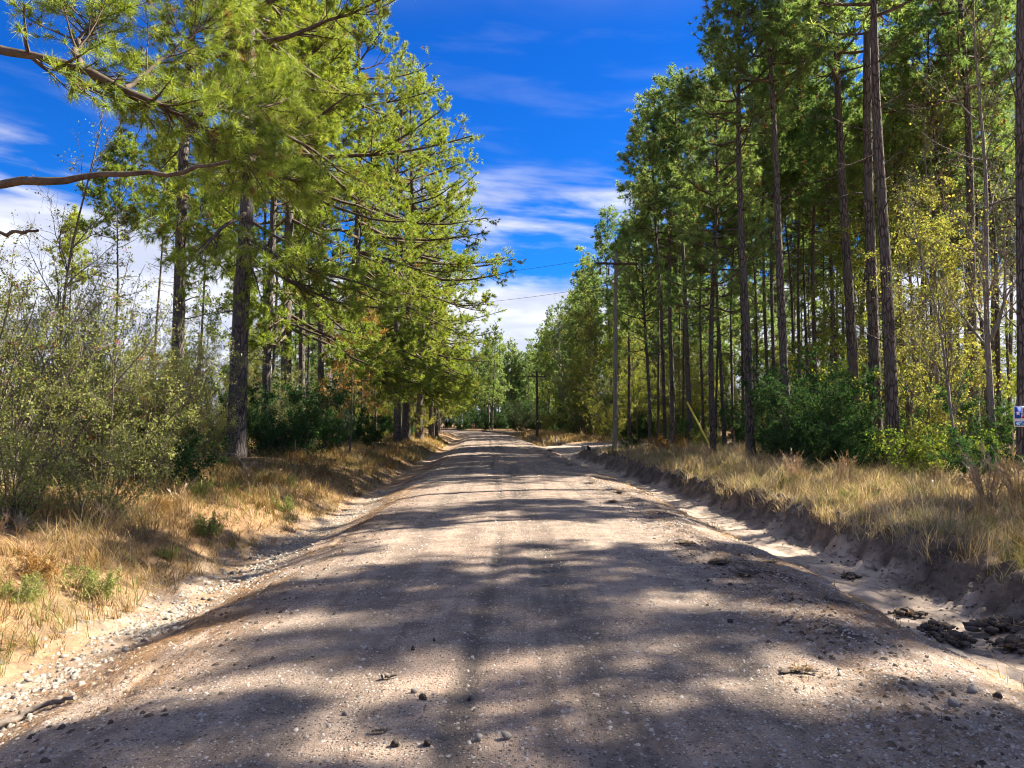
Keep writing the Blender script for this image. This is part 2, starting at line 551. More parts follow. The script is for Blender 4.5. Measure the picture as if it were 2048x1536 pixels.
# ------------------------------------------------------------------ terrain
_YC = [-60, 0, 10, 20, 40, 60, 80, 100, 117, 135, 150, 170, 190, 230, 300]
_XC = [0.15, 0.12, 0.17, 0.05, -0.55, -1.2, -2.1, -3.0, -4.2, -6.6, -10, -17, -27, -55, -120]
_PU = [-400, -60, -14, -9.5, -7.6, -6.3, -5.4, -4.85, -4.45, -4.1, -3.75, -3.4, -3.05, -2.6, -2.0, -1.0, 0, 1.0, 2.0, 2.75, 3.25, 3.58, 3.74, 3.92, 4.5, 4.95, 5.18, 5.32, 5.45, 5.62, 6.4, 8, 12, 60, 400]
_PZ = [0.9, 0.8, 0.75, 0.66, 0.5, 0.27, 0.06, -0.14, -0.36, -0.45, -0.44, -0.36, -0.22, -0.10, -0.04, -0.005, 0.008, -0.005, -0.035, -0.09, -0.16, -0.25, -0.40, -0.53, -0.57, -0.52, -0.45, -0.26, -0.05, 0.01, 0.06, 0.15, 0.26, 0.4, 0.5]


def centre(y):
    return np.interp(y, _YC, _XC)


def lateral(x, y):
    u = x - centre(y)
    u = u + np.where(u > 3.2, 0.22 * (vnoise(y * 0.55, y * 0 + 3.3, 5) - 0.5) + 0.10 * (vnoise(y * 1.9, y * 0 + 1.3, 6) - 0.5), 0)
    u = u + np.where(u < -2.8, 0.34 * (vnoise(y * 0.5, y * 0 + 8.3, 7) - 0.5) + 0.12 * (vnoise(y * 1.7, y * 0, 8) - 0.5), 0)
    s = np.interp(y, [17, 24, 43, 70], [1.0, 1.05, 1.22, 1.25])
    return np.where(u > 3.0, 3.0 + (u - 3.0) * s, u)


TRACKS = [(-0.42, 0.08, 0.75, 0), (0.20, 0.22, 1.0, 1), (-0.02, 0.05, 0.6, 0), (-1.45, 0.16, 0.5, 0), (1.5, 0.15, 0.45, 0)]


def track_u(u0, y):
    return u0 + 0.10 * np.sin(y * 0.21 + u0 * 3) + np.where(u0 == 0.20, 0.16 * np.exp(-(y - 3.5) / 4.0), 0)


def terrain(x, y, full=False):
    x = np.asarray(x, float); y = np.asarray(y, float)
    u = lateral(x, y)
    z = np.interp(u, _PU, _PZ)
    # sandy track leaving to the right fills the ditch
    dv = sstep(45.5, 48.5, y) * (1 - sstep(57.5, 60.5, y))
    drv = dv * sstep(2.6, 4.0, u)
    z = z * (1 - drv) + drv * (-0.12 + 0.012 * np.clip(u - 3, 0, 20))
    soft = sstep(3.2, 4.2, np.abs(u + 0.2))
    z = z + soft * 0.10 * fbm(x * 0.7, y * 0.7, 21, 3) + sstep(6, 9, np.abs(u)) * 0.35 * fbm(x * 0.23, y * 0.23, 31, 3)
    # cut bank crumbles, sand ripples
    bank = sstep(4.9, 5.2, u) * (1 - sstep(5.75, 6.3, u)) * (1 - drv)
    z = z + bank * (0.30 * fbm(x * 2.6, y * 1.8, 41, 4) + 0.27 * fbm(x * 7.5, y * 6, 42, 2))
    bed = sstep(3.85, 4.1, u) * (1 - sstep(5.2, 5.5, u)) * (1 - drv)
    z = z + bed * (0.075 * fbm(x * 5, y * 2.8, 51, 3) + 0.06 * fbm(x * 1.6, y * 0.8, 52, 2))
    rd = 1 - sstep(2.9, 3.5, np.abs(u))
    z = z + rd * (0.030 * fbm(x * 2.6, y * 2.6, 61, 4) + 0.012 * fbm(x * 8, y * 8, 63, 2) + 0.03 * fbm(x * 0.6, y * 0.5, 62, 2))
    # loose windrow along the right wheel path edge and rough left shoulder
    wr = np.exp(-((u - 2.55 - 0.5 * (vnoise(y * 0.35, y * 0 + 4, 71) - 0.5)) / 0.38) ** 2)
    z = z + wr * np.clip(0.16 * fbm(x * 2.6, y * 1.8, 72, 4) + 0.035, 0, 0.2)
    lr = np.exp(-((u + 2.75) / 0.42) ** 2)
    z = z + lr * 0.12 * fbm(x * 2.0, y * 0.9, 73, 4)
    tr = np.zeros_like(z)
    if full or True:
        for (u0, wd, st, tread) in TRACKS:
            q = (u - track_u(u0, y)) / wd
            prof = np.exp(-q ** 4) * st
            if tread:
                grooves = 0.45 + 0.55 * (0.5 + 0.5 * np.cos(q * 12.0)) * (0.7 + 0.3 * np.sign(np.sin(y * 60 + q * 3)))
                prof = prof * grooves
            fade = 0.55 + 0.45 * sstep(0.3, 0.6, vnoise(x * 1.2, y * 0.5, 81))
            tr = np.maximum(tr, prof * fade)
        z = z - 0.018 * tr * rd
    if not full:
        return z
    nz = fbm(x * 1.7, y * 1.1, 91, 4)
    road = 1 - sstep(3.0, 3.9, np.abs(u + 0.05 + nz * 1.1))
    sand = np.maximum(sstep(3.6, 3.95, u + nz * 0.35) * (1 - sstep(5.15, 5.6, u + nz * 0.8)), drv)
    sandL = sstep(-4.9, -4.3, u + nz * 0.7) * (1 - sstep(-3.7, -3.1, u + nz * 0.7)) * (0.10 + 0.40 * sstep(-0.05, 0.15, fbm(x * 0.9, y * 0.35, 95, 3)))
    spill = rd * sstep(0.10, 0.22, fbm(x * 0.55, y * 0.25, 96, 3)) * 0.5
    sand = np.maximum(np.maximum(sand, sandL), spill)
    soil = sstep(4.95, 5.25, u + nz * 0.9) * (1 - sstep(6.1, 6.8, u + nz * 0.5)) * (1 - drv) * (0.78 + 0.22 * sstep(-0.1, 0.1, fbm(x * 2.4, y * 1.3, 97, 3)))  # bank soil, kept strong so its colour also darkens the shaded face
    soil = np.maximum(soil, 0.95 * wr * sstep(0.0, 0.13, fbm(x * 2.6, y * 1.8, 72, 4)))
    soil = np.maximum(soil, 0.6 * np.exp(-((u - 3.76) / 0.10) ** 2) * (1 - drv) * sstep(-0.1, 0.1, fbm(x * 1.4, y * 1.0, 99, 3)))
    strw = np.exp(-((u + 2.95) / 0.33) ** 2) * sstep(-0.06, 0.1, fbm(x * 2.2, y * 0.7, 98, 3))
    road = road * (1 - 0.85 * strw)
    sand = sand * (1 - 0.8 * strw)
    damp = np.exp(-((u - 4.0) / 0.10) ** 2) * sstep(0.02, 0.10, fbm(x * 0.3, y * 0.55, 101, 2)) * (1 - drv) * (y < 30)
    return z, np.stack([road, sand, soil], -1), tr * rd, damp


def grid_patch(us, ys, name, kind='structure'):
    U, Yg = np.meshgrid(us, ys, indexing='ij')
    Xg = U + centre(Yg)
    z, zone, tr, damp = terrain(Xg, Yg, True)
    V = np.stack([Xg, Yg, z], -1).reshape(-1, 3)
    nu, ny = len(us), len(ys)
    i = np.arange(nu - 1)[:, None] * ny
    j = np.arange(ny - 1)[None, :]
    Q = np.stack([i + j, i + ny + j, i + ny + j + 1, i + j + 1], -1).reshape(-1, 4)
    me = mk_mesh(name, V, Q, None, {'zone': zone.reshape(-1, 3), 'track': tr.ravel(), 'damp': damp.ravel()}, True)
    o = part(name, me, M['ground'])
    o['kind'] = kind
    return o


ys = [-60, -40, -25, -15, -9, -5, -2, 0, 1.5]
y = 2.4
while y < 16:
    ys.append(y); y += 0.055 + max(0, y - 4) * 0.004
step = 0.11
while y < 320:
    ys.append(y); step *= 1.022; y += step
ys += [420, 600, 900, 1500]
ys = np.array(ys)
u_road = np.arange(-3.2, 3.61, 0.05)
u_left = np.linspace(-5.0, -3.2, 33)
u_right = np.linspace(u_road[-1], 6.2, 66)
far_r = np.concatenate([np.linspace(6.2, 13, 40), [14.5, 17, 20, 24, 30, 38, 50, 70, 110, 200, 420, 900]])
far_l = np.concatenate([[-900, -420, -200, -110, -70, -50, -38, -30, -24, -20, -17, -14.5], np.linspace(-13, -5.0, 44)])
u_left[-1] = u_road[0]
grid_patch(u_road, ys, 'road')
grid_patch(u_left, ys, 'ditch')
grid_patch(u_right, ys, 'ditch')
grid_patch(far_l, ys, 'ground')
grid_patch(far_r, ys, 'ground')


def tz(x, y):
    return float(terrain(np.array([x]), np.array([y]))[0])


# ------------------------------------------------------------------ plant generators
def interp_on(P, idx, t):
    n = P.shape[1]
    f = t * (n - 1)
    i = np.minimum(f.astype(int), n - 2)
    w_ = (f - i)[:, None]
    a, b = P[idx, i], P[idx, i + 1]
    return a * (1 - w_) + b * w_, norm(b - a)


def spawn(rng, P, R, n, t0, t1, ang0, ang1, len0, len1, npts, up, wob, flat=0.0, len_taper=0.5, bias=None, rscale=0.6, tpow=1.0, rmin=0.004):
    """n children in all, at random places on the parent polylines"""
    plen = np.linalg.norm(np.diff(P, axis=1), axis=2).sum(1)
    idx = rng.choice(len(P), n, p=plen / plen.sum())
    s = rng.random(n) ** tpow
    t = t0 + (t1 - t0) * s
    p0, tan = interp_on(P, idx, t)
    rd = rng.normal(size=(n, 3))
    if flat > 0:
        rd[:, 2] *= (1 - flat)
    if bias is not None:
        rd = rd + np.asarray(bias)
    perp = norm(rd - (rd * tan).sum(1, keepdims=True) * tan)
    a = np.radians(rng.uniform(ang0, ang1, n))[:, None]
    d = norm(tan * np.cos(a) + perp * np.sin(a))
    L = rng.uniform(len0, len1, n) * (1 - len_taper * s)
    ts = np.linspace(0, 1, npts)
    C = np.zeros((n, npts, 3))
    C[:, 0] = p0
    cur = d.copy()
    seg = (L / (npts - 1))[:, None]
    for k in range(1, npts):
        cur = norm(cur + np.array([0, 0, up]) / (npts - 1) + rng.normal(size=(n, 3)) * wob)
        C[:, k] = C[:, k - 1] + cur * seg
    f = t * (R.shape[1] - 1)
    i = np.minimum(f.astype(int), R.shape[1] - 2)
    pr = R[idx, i] * (1 - (f - i)) + R[idx, i + 1] * (f - i)
    r0 = np.maximum(np.minimum(pr * rscale, L * 0.035), rmin)
    RR = r0[:, None] * (1 - 0.75 * ts)[None, :]
    return C, np.maximum(RR, rmin * 0.5)


def needles(rng, pos, dirs, n_per, length, width, spread, tint):
    N = len(pos)
    tint = np.clip(tint, 0.0, 1.0)
    tint = np.where(rng.random(N) < 0.035, -1.0, tint)
    pos = np.repeat(pos, n_per, 0)
    d = np.repeat(dirs, n_per, 0)
    tn = np.repeat(tint, n_per)
    sp = np.repeat(np.clip(spread + rng.normal(size=N) * 0.10, 0.25, 0.85), n_per)[:, None]
    tl = np.repeat(rng.uniform(0.62, 1.2, N), n_per)
    dr = np.repeat(np.abs(rng.normal(size=N)) * 0.16, n_per)[:, None]
    pos = pos - d * (rng.random(len(d)) * 0.35 * length)[:, None]
    dd = norm(d * (1 - sp) + norm(rng.normal(size=d.shape)) * sp + np.array([0, 0, 0.05]))
    L = (length * tl * rng.uniform(0.65, 1.15, len(dd)))[:, None]
    side = norm(np.cross(dd, rng.normal(size=dd.shape))) * (width / 2)
    tip = pos + dd * L - np.array([0, 0, 1.0]) * (L * dr)
    V = np.stack([pos - side, pos + side, tip], 1).reshape(-1, 3)
    T = np.arange(len(dd) * 3).reshape(-1, 3)
    return V, T, np.repeat(np.where(tn < 0, tn, np.clip(tn + rng.normal(size=len(tn)) * 0.10, 0, 1)), 3)


def leaves(rng, pos, n_per, jitter, size, tint, droop=0.3):
    pos = np.repeat(pos, n_per, 0) + rng.normal(size=(len(pos) * n_per, 3)) * jitter
    n = len(pos)
    tn = np.repeat(tint, n_per)
    d = rng.normal(size=(n, 3)); d[:, 2] -= droop
    d = norm(d)
    s = norm(np.cross(d, rng.normal(size=(n, 3))))
    L = size * rng.uniform(0.6, 1.25, n)[:, None]
    W = L * 0.30
    V = np.stack([pos, pos + d * L * 0.5 + s * W, pos + d * L, pos + d * L * 0.5 - s * W], 1).reshape(-1, 3)
    Q = np.arange(n * 4).reshape(-1, 4)
    return V, Q, np.repeat(np.clip(tn + rng.normal(size=n) * 0.14, 0, 1), 4)


def trunk_poly(rng, H, lean=(0, 0), wob=0.12, n=14, kink=0.0):
    t = np.linspace(0, 1, n)
    P = np.zeros((n, 3))
    P[:, 2] = t * H
    ph = rng.uniform(0, 6.28, 4)
    P[:, 0] = lean[0] * t * H + wob * (np.sin(t * 5 + ph[0]) - math.sin(ph[0]) + 0.4 * np.sin(t * 11 + ph[1]) - 0.4 * math.sin(ph[1])) * t ** 0.5
    P[:, 1] = lean[1] * t * H + wob * (np.sin(t * 4.3 + ph[2]) - math.sin(ph[2]) + 0.4 * np.sin(t * 10 + ph[3]) - 0.4 * math.sin(ph[3])) * t ** 0.5
    return P


def make_pine(seed, H=23, dia=0.36, zb=11, rad=3.2, nb=46, n_sub=6.5, n_twig=3.6, tufts=1.6, n_needle=13, nl=0.22, nw=0.02,
              asym=(0, 0), asym_amt=0.0, droop=0.0, stubs=16, lean=(0, 0), wob=0.12, tip_sides=4, extra=None, tint_mu=0.5, prof_pow=0.7, zb_side=None):
    rng = np.random.default_rng(seed)
    n = 16
    TP = trunk_poly(rng, H, lean, wob, n)
    t = np.linspace(0, 1, n)
    TR = dia / 2 * (1 - 0.86 * t ** 1.15)
    TR[0] *= 1.35; TR[1] *= 1.02
    TPd = np.stack([np.interp(np.linspace(0, 1, 40), t, TP[:, k]) for k in range(3)], 1)
    TRd = np.interp(np.linspace(0, 1, 40), t, TR)
    tz0 = np.linspace(0, 1, 40)
    TRd[0] = TR[0]; TRd[1] = dia / 2 * 1.10; TRd[2] = dia / 2 * 1.02
    TPd[0, 2] -= 0.35
    TRd = TRd * (1 + 0.05 * (rng.random(40) - 0.5))
    wood = Acc()
    V, Q = tubes(TPd[None], TRd[None], 10)
    wood.add(V, Q)
    # dead stubs below the crown
    if stubs:
        hs_ = rng.uniform(0.12 * H, max(zb, 0.3 * H), stubs)
        a = rng.uniform(0, 6.28, stubs)
        p0 = np.stack([np.interp(hs_, TPd[:, 2], TPd[:, k]) for k in range(3)], 1)
        L = rng.uniform(0.3, 1.7, stubs) * (0.4 + hs_ / max(zb, 1))
        npt = 5
        C = np.zeros((stubs, npt, 3)); C[:, 0] = p0
        cur = np.stack([np.cos(a), np.sin(a), rng.uniform(-0.15, 0.45, stubs)], 1)
        for k in range(1, npt):
            cur = norm(cur + rng.normal(size=cur.shape) * 0.13)
            C[:, k] = C[:, k - 1] + cur * (L / (npt - 1))[:, None]
        RR = (0.012 + 0.010 * L)[:, None] * np.linspace(1, 0.35, npt)[None]
        V, Q = tubes(C, RR, 4)
        wood.add(V, Q)
        C2, R2 = spawn(rng, C, RR, stubs * 2, 0.3, 0.95, 25, 60, 0.2, 0.7, 4, 0.05, 0.15)
        V, Q = tubes(C2, R2, 3)
        wood.add(V, Q)
    # live branches
    k = np.arange(nb)
    s = (k + rng.random(nb) * 0.8) / nb
    hz = zb + (H - zb) * (s ** 0.92)
    a = k * 2.39996 + rng.normal(size=nb) * 0.35
    ad = np.array(asym, float)
    if np.linalg.norm(ad) > 0:
        ad = ad / np.linalg.norm(ad)
    dirx, diry = np.cos(a), np.sin(a)
    facing = dirx * ad[0] + diry * ad[1]
    if zb_side is not None:       # branches reach lower on the open side
        low = rng.random(nb) < 0.34
        hz = np.where(low & (facing > 0.2), zb_side + (zb - zb_side) * rng.random(nb), hz)
    rel = np.clip((hz - zb) / (H - zb), 0, 1)
    prof = np.where(rel < 0.25, 0.72 + rel * 1.12, (1.0 - (rel - 0.25) / 0.75) ** prof_pow)
    L = rad * np.clip(prof, 0.10, 1) * rng.uniform(0.62, 1.12, nb) * (1 + asym_amt * facing)
    L = np.maximum(L, 0.35)
    el = np.radians(-6 + 48 * rel + rng.normal(size=nb) * 9 - droop * 18 * (1 - rel))
    npt = 8
    B = np.zeros((nb, npt, 3))
    B[:, 0] = np.stack([np.interp(hz, TPd[:, 2], TPd[:, q]) for q in range(3)], 1)
    cur = np.stack([dirx * np.cos(el), diry * np.cos(el), np.sin(el)], 1)
    for q in range(1, npt):
        cur = norm(cur + np.stack([0 * rel, 0 * rel, (0.05 + 0.03 * q) * (1 - droop * (1 - rel)) - 0.07 * droop * (1 - rel) * (1.0 - 0.22 * q)], 1) + rng.normal(size=cur.shape) * 0.085)
        B[:, q] = B[:, q - 1] + cur * (L / (npt - 1))[:, None]
    BR = (np.minimum(0.014 + 0.0135 * L, np.interp(hz, TPd[:, 2], TRd) * 0.7))[:, None] * np.linspace(1, 0.22, npt)[None]
    limbs = Acc()
    V, Q = tubes(B, BR, 6 if tip_sides > 3 else 5)
    limbs.add(V, Q)
    if extra is not None:
        for (EP, ER) in extra:
            e = np.asarray(EP, float)
            tt = np.linspace(0, 1, len(e))
            sm = np.stack([np.interp(np.linspace(0, 1, 16), tt, e[:, q]) for q in range(3)], 1)
            sm[1:-1] = (sm[:-2] + 2 * sm[1:-1] + sm[2:]) / 4
            sm[1:-1] += rng.normal(size=sm[1:-1].shape) * 0.02
            er = np.linspace(ER[0], ER[1], 16)
            V, Q = tubes(sm[None], (er * (1 + 0.1 * rng.normal(size=16)))[None], 8)
            limbs.add(V, Q)
            if len(ER) > 2 and ER[2]:
                sm8 = np.stack([np.interp(np.linspace(0, 1, npt), np.linspace(0, 1, 16), sm[:, q]) for q in range(3)], 1)
                er8 = np.interp(np.linspace(0, 1, npt), np.linspace(0, 1, 16), er)
                for _ in range(int(ER[2])):
                    B = np.concatenate([B, sm8[None]]); BR = np.concatenate([BR, er8[None]])
                    L = np.append(L, 3.0)
    S, SR = spawn(rng, B, BR, int(n_sub * len(B)), 0.20, 1.0, 28, 62, 0.55, 0.36 * rad + 0.35, 5, 0.22, 0.10, 0.45, 0.62, rscale=0.55, tpow=0.8)
    V, Q = tubes(S, SR, 3)
    limbs.add(V, Q)
    W, WR = spawn(rng, np.concatenate([S, ]), SR, int(n_twig * len(S)), 0.25, 1.0, 22, 58, 0.20, 0.62, 3, 0.30, 0.10, 0.2, 0.4, rscale=0.6, tpow=0.7, rmin=0.0035)
    V, Q = tubes(W, WR, 3)
    limbs.add(V, Q)
    # needle tufts at twig tips and along them
    nT = int(len(W) * tufts)
    idx = np.concatenate([np.arange(len(W)), rng.integers(0, len(W), max(0, nT - len(W)))])
    tt = np.concatenate([np.ones(len(W)), rng.uniform(0.35, 0.95, max(0, nT - len(W)))])
    p, d = interp_on(W, idx, tt)
    ps, ds = interp_on(S, np.arange(len(S)), np.ones(len(S)))
    pb, db = interp_on(B, np.arange(len(B)), np.ones(len(B)))
    p = np.concatenate([p, ps, pb]); d = np.concatenate([d, ds, db])
    relh = (p[:, 2] - zb) / (H - zb)
    tint = tint_mu + rng.normal(size=len(p)) * 0.15 + 0.1 * (relh - 0.5)
    crown = Acc()
    V, T, A = needles(rng, p, d, n_needle, nl, nw, 0.60, tint)
    crown.add(V, None, T, A)
    return dict(trunk=wood.mesh('trunk', True), limbs=limbs.mesh('limbs', True), crown=crown.mesh('crown'))


def make_broadleaf(seed, H=9, dia=0.14, zb=2.5, spread=2.2, nb=16, n_sub=5, n_twig=5, n_leaf=2, size=0.08, up=0.35, lean=(0, 0), wob=0.2,
                   jitter=0.05, tint_mu=0.5, leaf_frac=1.0, elev=45, clump=0.0):
    rng = np.random.default_rng(seed)
    n = 14
    TP = trunk_poly(rng, H, lean, wob, n)
    t = np.linspace(0, 1, n)
    TR = np.maximum(dia / 2 * (1 - 0.9 * t), 0.008)
    TR[0] *= 1.3
    TP[0, 2] -= 0.3
    wood = Acc()
    V, Q = tubes(TP[None], TR[None], 8)
    wood.add(V, Q)
    B, BR = spawn(rng, TP[None], TR[None], nb, zb / H, 0.97, elev - 18, elev + 18, spread * 0.7, spread * 1.25, 7, up, 0.13, 0.1, 0.45, rscale=0.55, rmin=0.007)
    limbs = Acc()
    V, Q = tubes(B, BR, 5); limbs.add(V, Q)
    S, SR = spawn(rng, B, BR, nb * n_sub, 0.2, 1.0, 25, 60, spread * 0.25, spread * 0.6, 6, up * 0.6, 0.15, 0.1, 0.4, rscale=0.6, rmin=0.005)
    V, Q = tubes(S, SR, 4); limbs.add(V, Q)
    W, WR = spawn(rng, S, SR, len(S) * n_twig, 0.15, 1.0, 25, 65, 0.2, 0.6, 3, 0.15, 0.15, 0.1, 0.3, rscale=0.6, rmin=0.004)
    V, Q = tubes(W, WR, 3); limbs.add(V, Q)
    out = dict(trunk=wood.mesh('trunk', True), limbs=limbs.mesh('limbs', True))
    if n_leaf > 0:
        m = int(len(W) * n_leaf)
        idx = rng.integers(0, len(W), m)
        if clump > 0:
            keep = rng.random(len(W)) > clump
            idx = idx[keep[idx]]
        p, d = interp_on(W, idx, rng.uniform(0.2, 1.0, len(idx)))
        tint = tint_mu + rng.normal(size=len(p)) * 0.2
        V, Q, A = leaves(rng, p, 3, jitter, size, tint)
        crown = Acc(); crown.add(V, Q, None, A)
        out['crown'] = crown.mesh('crown')
    return out


def make_shrub(seed, H=4.0, stems=12, spread=1.2, n_sub=7, n_twig=5, n_leaf=1.6, size=0.05, leanx=0.0, tint_mu=0.5, dia=0.03, berries=0, jitter=0.04, base=0.45, zt=0.12):
    rng = np.random.default_rng(seed)
    npt = 8
    C = np.zeros((stems, npt, 3))
    a = rng.uniform(0, 6.28, stems)
    C[:, 0, 0] = np.cos(a) * rng.uniform(0, base, stems)
    C[:, 0, 1] = np.sin(a) * rng.uniform(0, base, stems)
    C[:, 0, 2] = -0.15
    L = H * rng.uniform(0.6, 1.08, stems)
    cur = norm(np.stack([np.cos(a) * spread * rng.uniform(0.1, 0.6, stems) / H * 2 + leanx, np.sin(a) * spread * rng.uniform(0.1, 0.6, stems) / H * 2, np.ones(stems)], 1))
    for k in range(1, npt):
        cur = norm(cur + rng.normal(size=cur.shape) * 0.09 + np.stack([np.cos(a), np.sin(a), np.zeros(stems)], 1) * 0.03)
        C[:, k] = C[:, k - 1] + cur * (L / (npt - 1))[:, None]
    R = (dia / 2 * rng.uniform(0.6, 1.3, stems))[:, None] * np.linspace(1, 0.25, npt)[None]
    wood = Acc()
    V, Q = tubes(C, R, 5); wood.add(V, Q)
    S, SR = spawn(rng, C, R, stems * n_sub, zt, 1.0, 25, 65, 0.25 * H * 0.5, 0.32 * H, 5, 0.15, 0.15, 0, 0.5, rscale=0.6, rmin=0.004)
    V, Q = tubes(S, SR, 3); wood.add(V, Q)
    W, WR = spawn(rng, S, SR, len(S) * n_twig, 0.1, 1.0, 25, 70, 0.12, 0.45, 3, 0.1, 0.18, 0, 0.3, rscale=0.6, rmin=0.003)
    V, Q = tubes(W, WR, 3); wood.add(V, Q)
    m = int(len(W) * n_leaf)
    idx = rng.integers(0, len(W), m)
    p, d = interp_on(W, idx, rng.uniform(0.1, 1.0, m))
    tint = tint_mu + 0.25 * fbm(p[:, 0] * 1.2 + 9, p[:, 2] * 1.2 + p[:, 1], seed, 2) * 2 + rng.normal(size=m) * 0.12
    V, Q, A = leaves(rng, p, 3, jitter, size, tint)
    crown = Acc(); crown.add(V, Q, None, A)
    out = dict(stems=wood.mesh('stems', True), crown=crown.mesh('crown'))
    if berries:
        idx = rng.integers(0, len(W), berries)
        p, d = interp_on(W, idx, rng.uniform(0.3, 1.0, berries))
        p = np.repeat(p, 5, 0) + rng.normal(size=(berries * 5, 3)) * 0.03
        o6 = np.array([[1, 0, 0], [0, 1, 0], [-1, 0, 0], [0, -1, 0], [0, 0, 1], [0, 0, -1]]) * 0.011
        f8 = np.array([[0, 1, 4], [1, 2, 4], [2, 3, 4], [3, 0, 4], [1, 0, 5], [2, 1, 5], [3, 2, 5], [0, 3, 5]])
        V = (p[:, None, :] + o6[None]).reshape(-1, 3)
        T = (np.arange(len(p))[:, None, None] * 6 + f8[None]).reshape(-1, 3)
        bb = Acc(); bb.add(V, None, T)
        out['berries'] = bb.mesh('berries')
    return out


def plant(proto, mats, name, x, y, label, cat, group=None, rz=None, s=1.0, z=None, tilt=(0, 0)):
    o = empty(name, (x, y, tz(x, y) if z is None else z), random.uniform(0, 6.28) if rz is None else rz, s)
    if tilt != (0, 0):
        o.rotation_euler[0] = tilt[0]; o.rotation_euler[1] = tilt[1]
    tag(o, label, cat, group)
    for k, me in proto.items():
        c = part(k, me, mats.get(k), o)
        if k in ('plumes', 'berries', 'stalks'): c['kind'] = 'stuff'
    return o


random.seed(4)
WOOD = dict(trunk=M['bark'], limbs=M['twig'])
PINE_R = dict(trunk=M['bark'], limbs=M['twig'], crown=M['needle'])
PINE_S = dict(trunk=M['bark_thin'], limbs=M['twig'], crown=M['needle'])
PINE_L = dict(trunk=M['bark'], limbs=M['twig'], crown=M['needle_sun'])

# ---- prototypes
pA = make_pine(101, 23, 0.36, 12.5, 3.4, 52, 8.0, 4.2, 1.7, 17, 0.25, 0.030, tint_mu=0.5)
pB = make_pine(102, 24, 0.34, 14.0, 3.2, 48, 8.0, 4.2, 1.7, 17, 0.25, 0.030, tint_mu=0.45)
pC = make_pine(103, 22, 0.32, 7.0, 3.6, 68, 8.0, 4.2, 1.6, 17, 0.25, 0.030, tint_mu=0.55, wob=0.25)
sA = make_pine(104, 20.5, 0.21, 13, 2.6, 48, 7.5, 4.0, 1.6, 16, 0.25, 0.032, stubs=26, tint_mu=0.5)
sB = make_pine(105, 21.5, 0.23, 14, 2.8, 50, 7.5, 4.0, 1.6, 16, 0.25, 0.032, stubs=24, tint_mu=0.6, wob=0.2)
sC = make_pine(106, 18.5, 0.19, 12, 2.5, 46, 7.5, 4.0, 1.6, 16, 0.25, 0.032, stubs=26, tint_mu=0.4, wob=0.22)
fA = make_pine(107, 22, 0.36, 5.0, 3.8, 56, 7, 3.4, 1.4, 11, 0.36, 0.075, stubs=8, tip_sides=3, tint_mu=0.6)
fB = make_pine(108, 19, 0.30, 2.5, 3.6, 56, 7, 3.4, 1.4, 11, 0.36, 0.075, stubs=6, tip_sides=3, tint_mu=0.5)
PD = dict(A=pA, B=pB, C=pC, a=sA, b=sB, c=sC, f=fA, g=fB)


def pine(kind, x, y, label, group=None, rz=None, s=1.0, mats=None, name=None):
    low = kind in 'abc'
    return plant(PD[kind], mats or (PINE_S if low else PINE_R), name or ('slender_pine_tree' if low else 'pine_tree'), x, y, label, 'pine tree', group, rz, s, None, (random.gauss(0, 0.018), random.gauss(0, 0.018)))


# ---- right-hand stand: the trunks one can tell apart
def rt(px, d):
    return (px - 1024) / F * d


FRONT = [  # px, depth, kind, scale, label
    (1785, 22.5, 'A', 1.05, 'dark straight pine with long limbs to the right, nearest at the grassy right verge'),
    (1752, 27.5, 'B', 1.28, 'thick dark pine trunk standing just behind the nearest right-hand pine'),
    (1576, 27, 'B', 0.93, 'slim straight pine in front of the dark evergreen thicket, sunlit edge high up'),
    (1500, 29, 'A', 0.93, 'slightly leaning pine left of the dark evergreen thicket on the right verge'),
    (1425, 34, 'C', 0.84, 'pine with foliage low on its trunk, right of the yellow guy guard'),
    (1381, 46, 'B', 0.94, 'dark pine between the utility pole and the yellow guy guard, taller of two'),
    (1344, 50, 'A', 0.93, 'dark pine between the utility pole and the yellow guy guard, nearer the pole'),
    (1300, 55, 'C', 0.90, 'pine rising directly right of the utility pole, behind the sandy turn-off'),
    (1258, 62, 'A', 0.78, 'pine with a reddish trunk just right of the wooden utility pole'),
    (1710, 31, 'A', 1.2, 'broad-trunked pine behind the dark thicket, between two front pines'),
    (1948, 30, 'A', 1.1, 'stout pine behind the yellow-leaved saplings near the right edge'),
    (2043, 17.2, 'B', 0.85, 'pine at the right edge carrying the blue and white sign'),
]
taken = []
for px, d, k, s, lb in FRONT:
    x = rt(px, d)
    taken.append((x, d))
    pine(k, x, d, lb, None, None, s)
THIN = [(1315, 58), (1330, 47), (1362, 55), (1405, 52), (1448, 44), (1466, 50), (1536, 40), (1548, 44), (1603, 41), (1616, 46), (1632, 40),
        (1656, 38), (1676, 44), (1688, 50), (1735, 42), (1818, 34), (1840, 41), (1866, 36), (1886, 44), (1905, 33), (1925, 40), (1975, 38), (1998, 33), (2020, 41),
        (1432, 56), (1486, 58), (1512, 52), (1560, 55), (1590, 52), (1645, 56), (1666, 60), (1722, 54), (1748, 58), (1800, 50), (1855, 52), (1940, 50)]
ORD = ['leftmost', 'second from left', 'third from left', 'fourth from left', 'fifth from left', 'sixth from left', 'seventh from left', 'eighth from left', 'ninth from left', 'tenth from left', 'eleventh from left', 'twelfth from left', 'thirteenth from left']
ZONES = [(0, 1425, 'slender pines between the utility pole and the yellow guard'), (1425, 1576, 'slender pines between the yellow guard and the dark thicket'),
         (1576, 1785, 'slender bare trunks above the dark thicket'), (1785, 9999, 'slender trunks right of the nearest right-hand pine')]
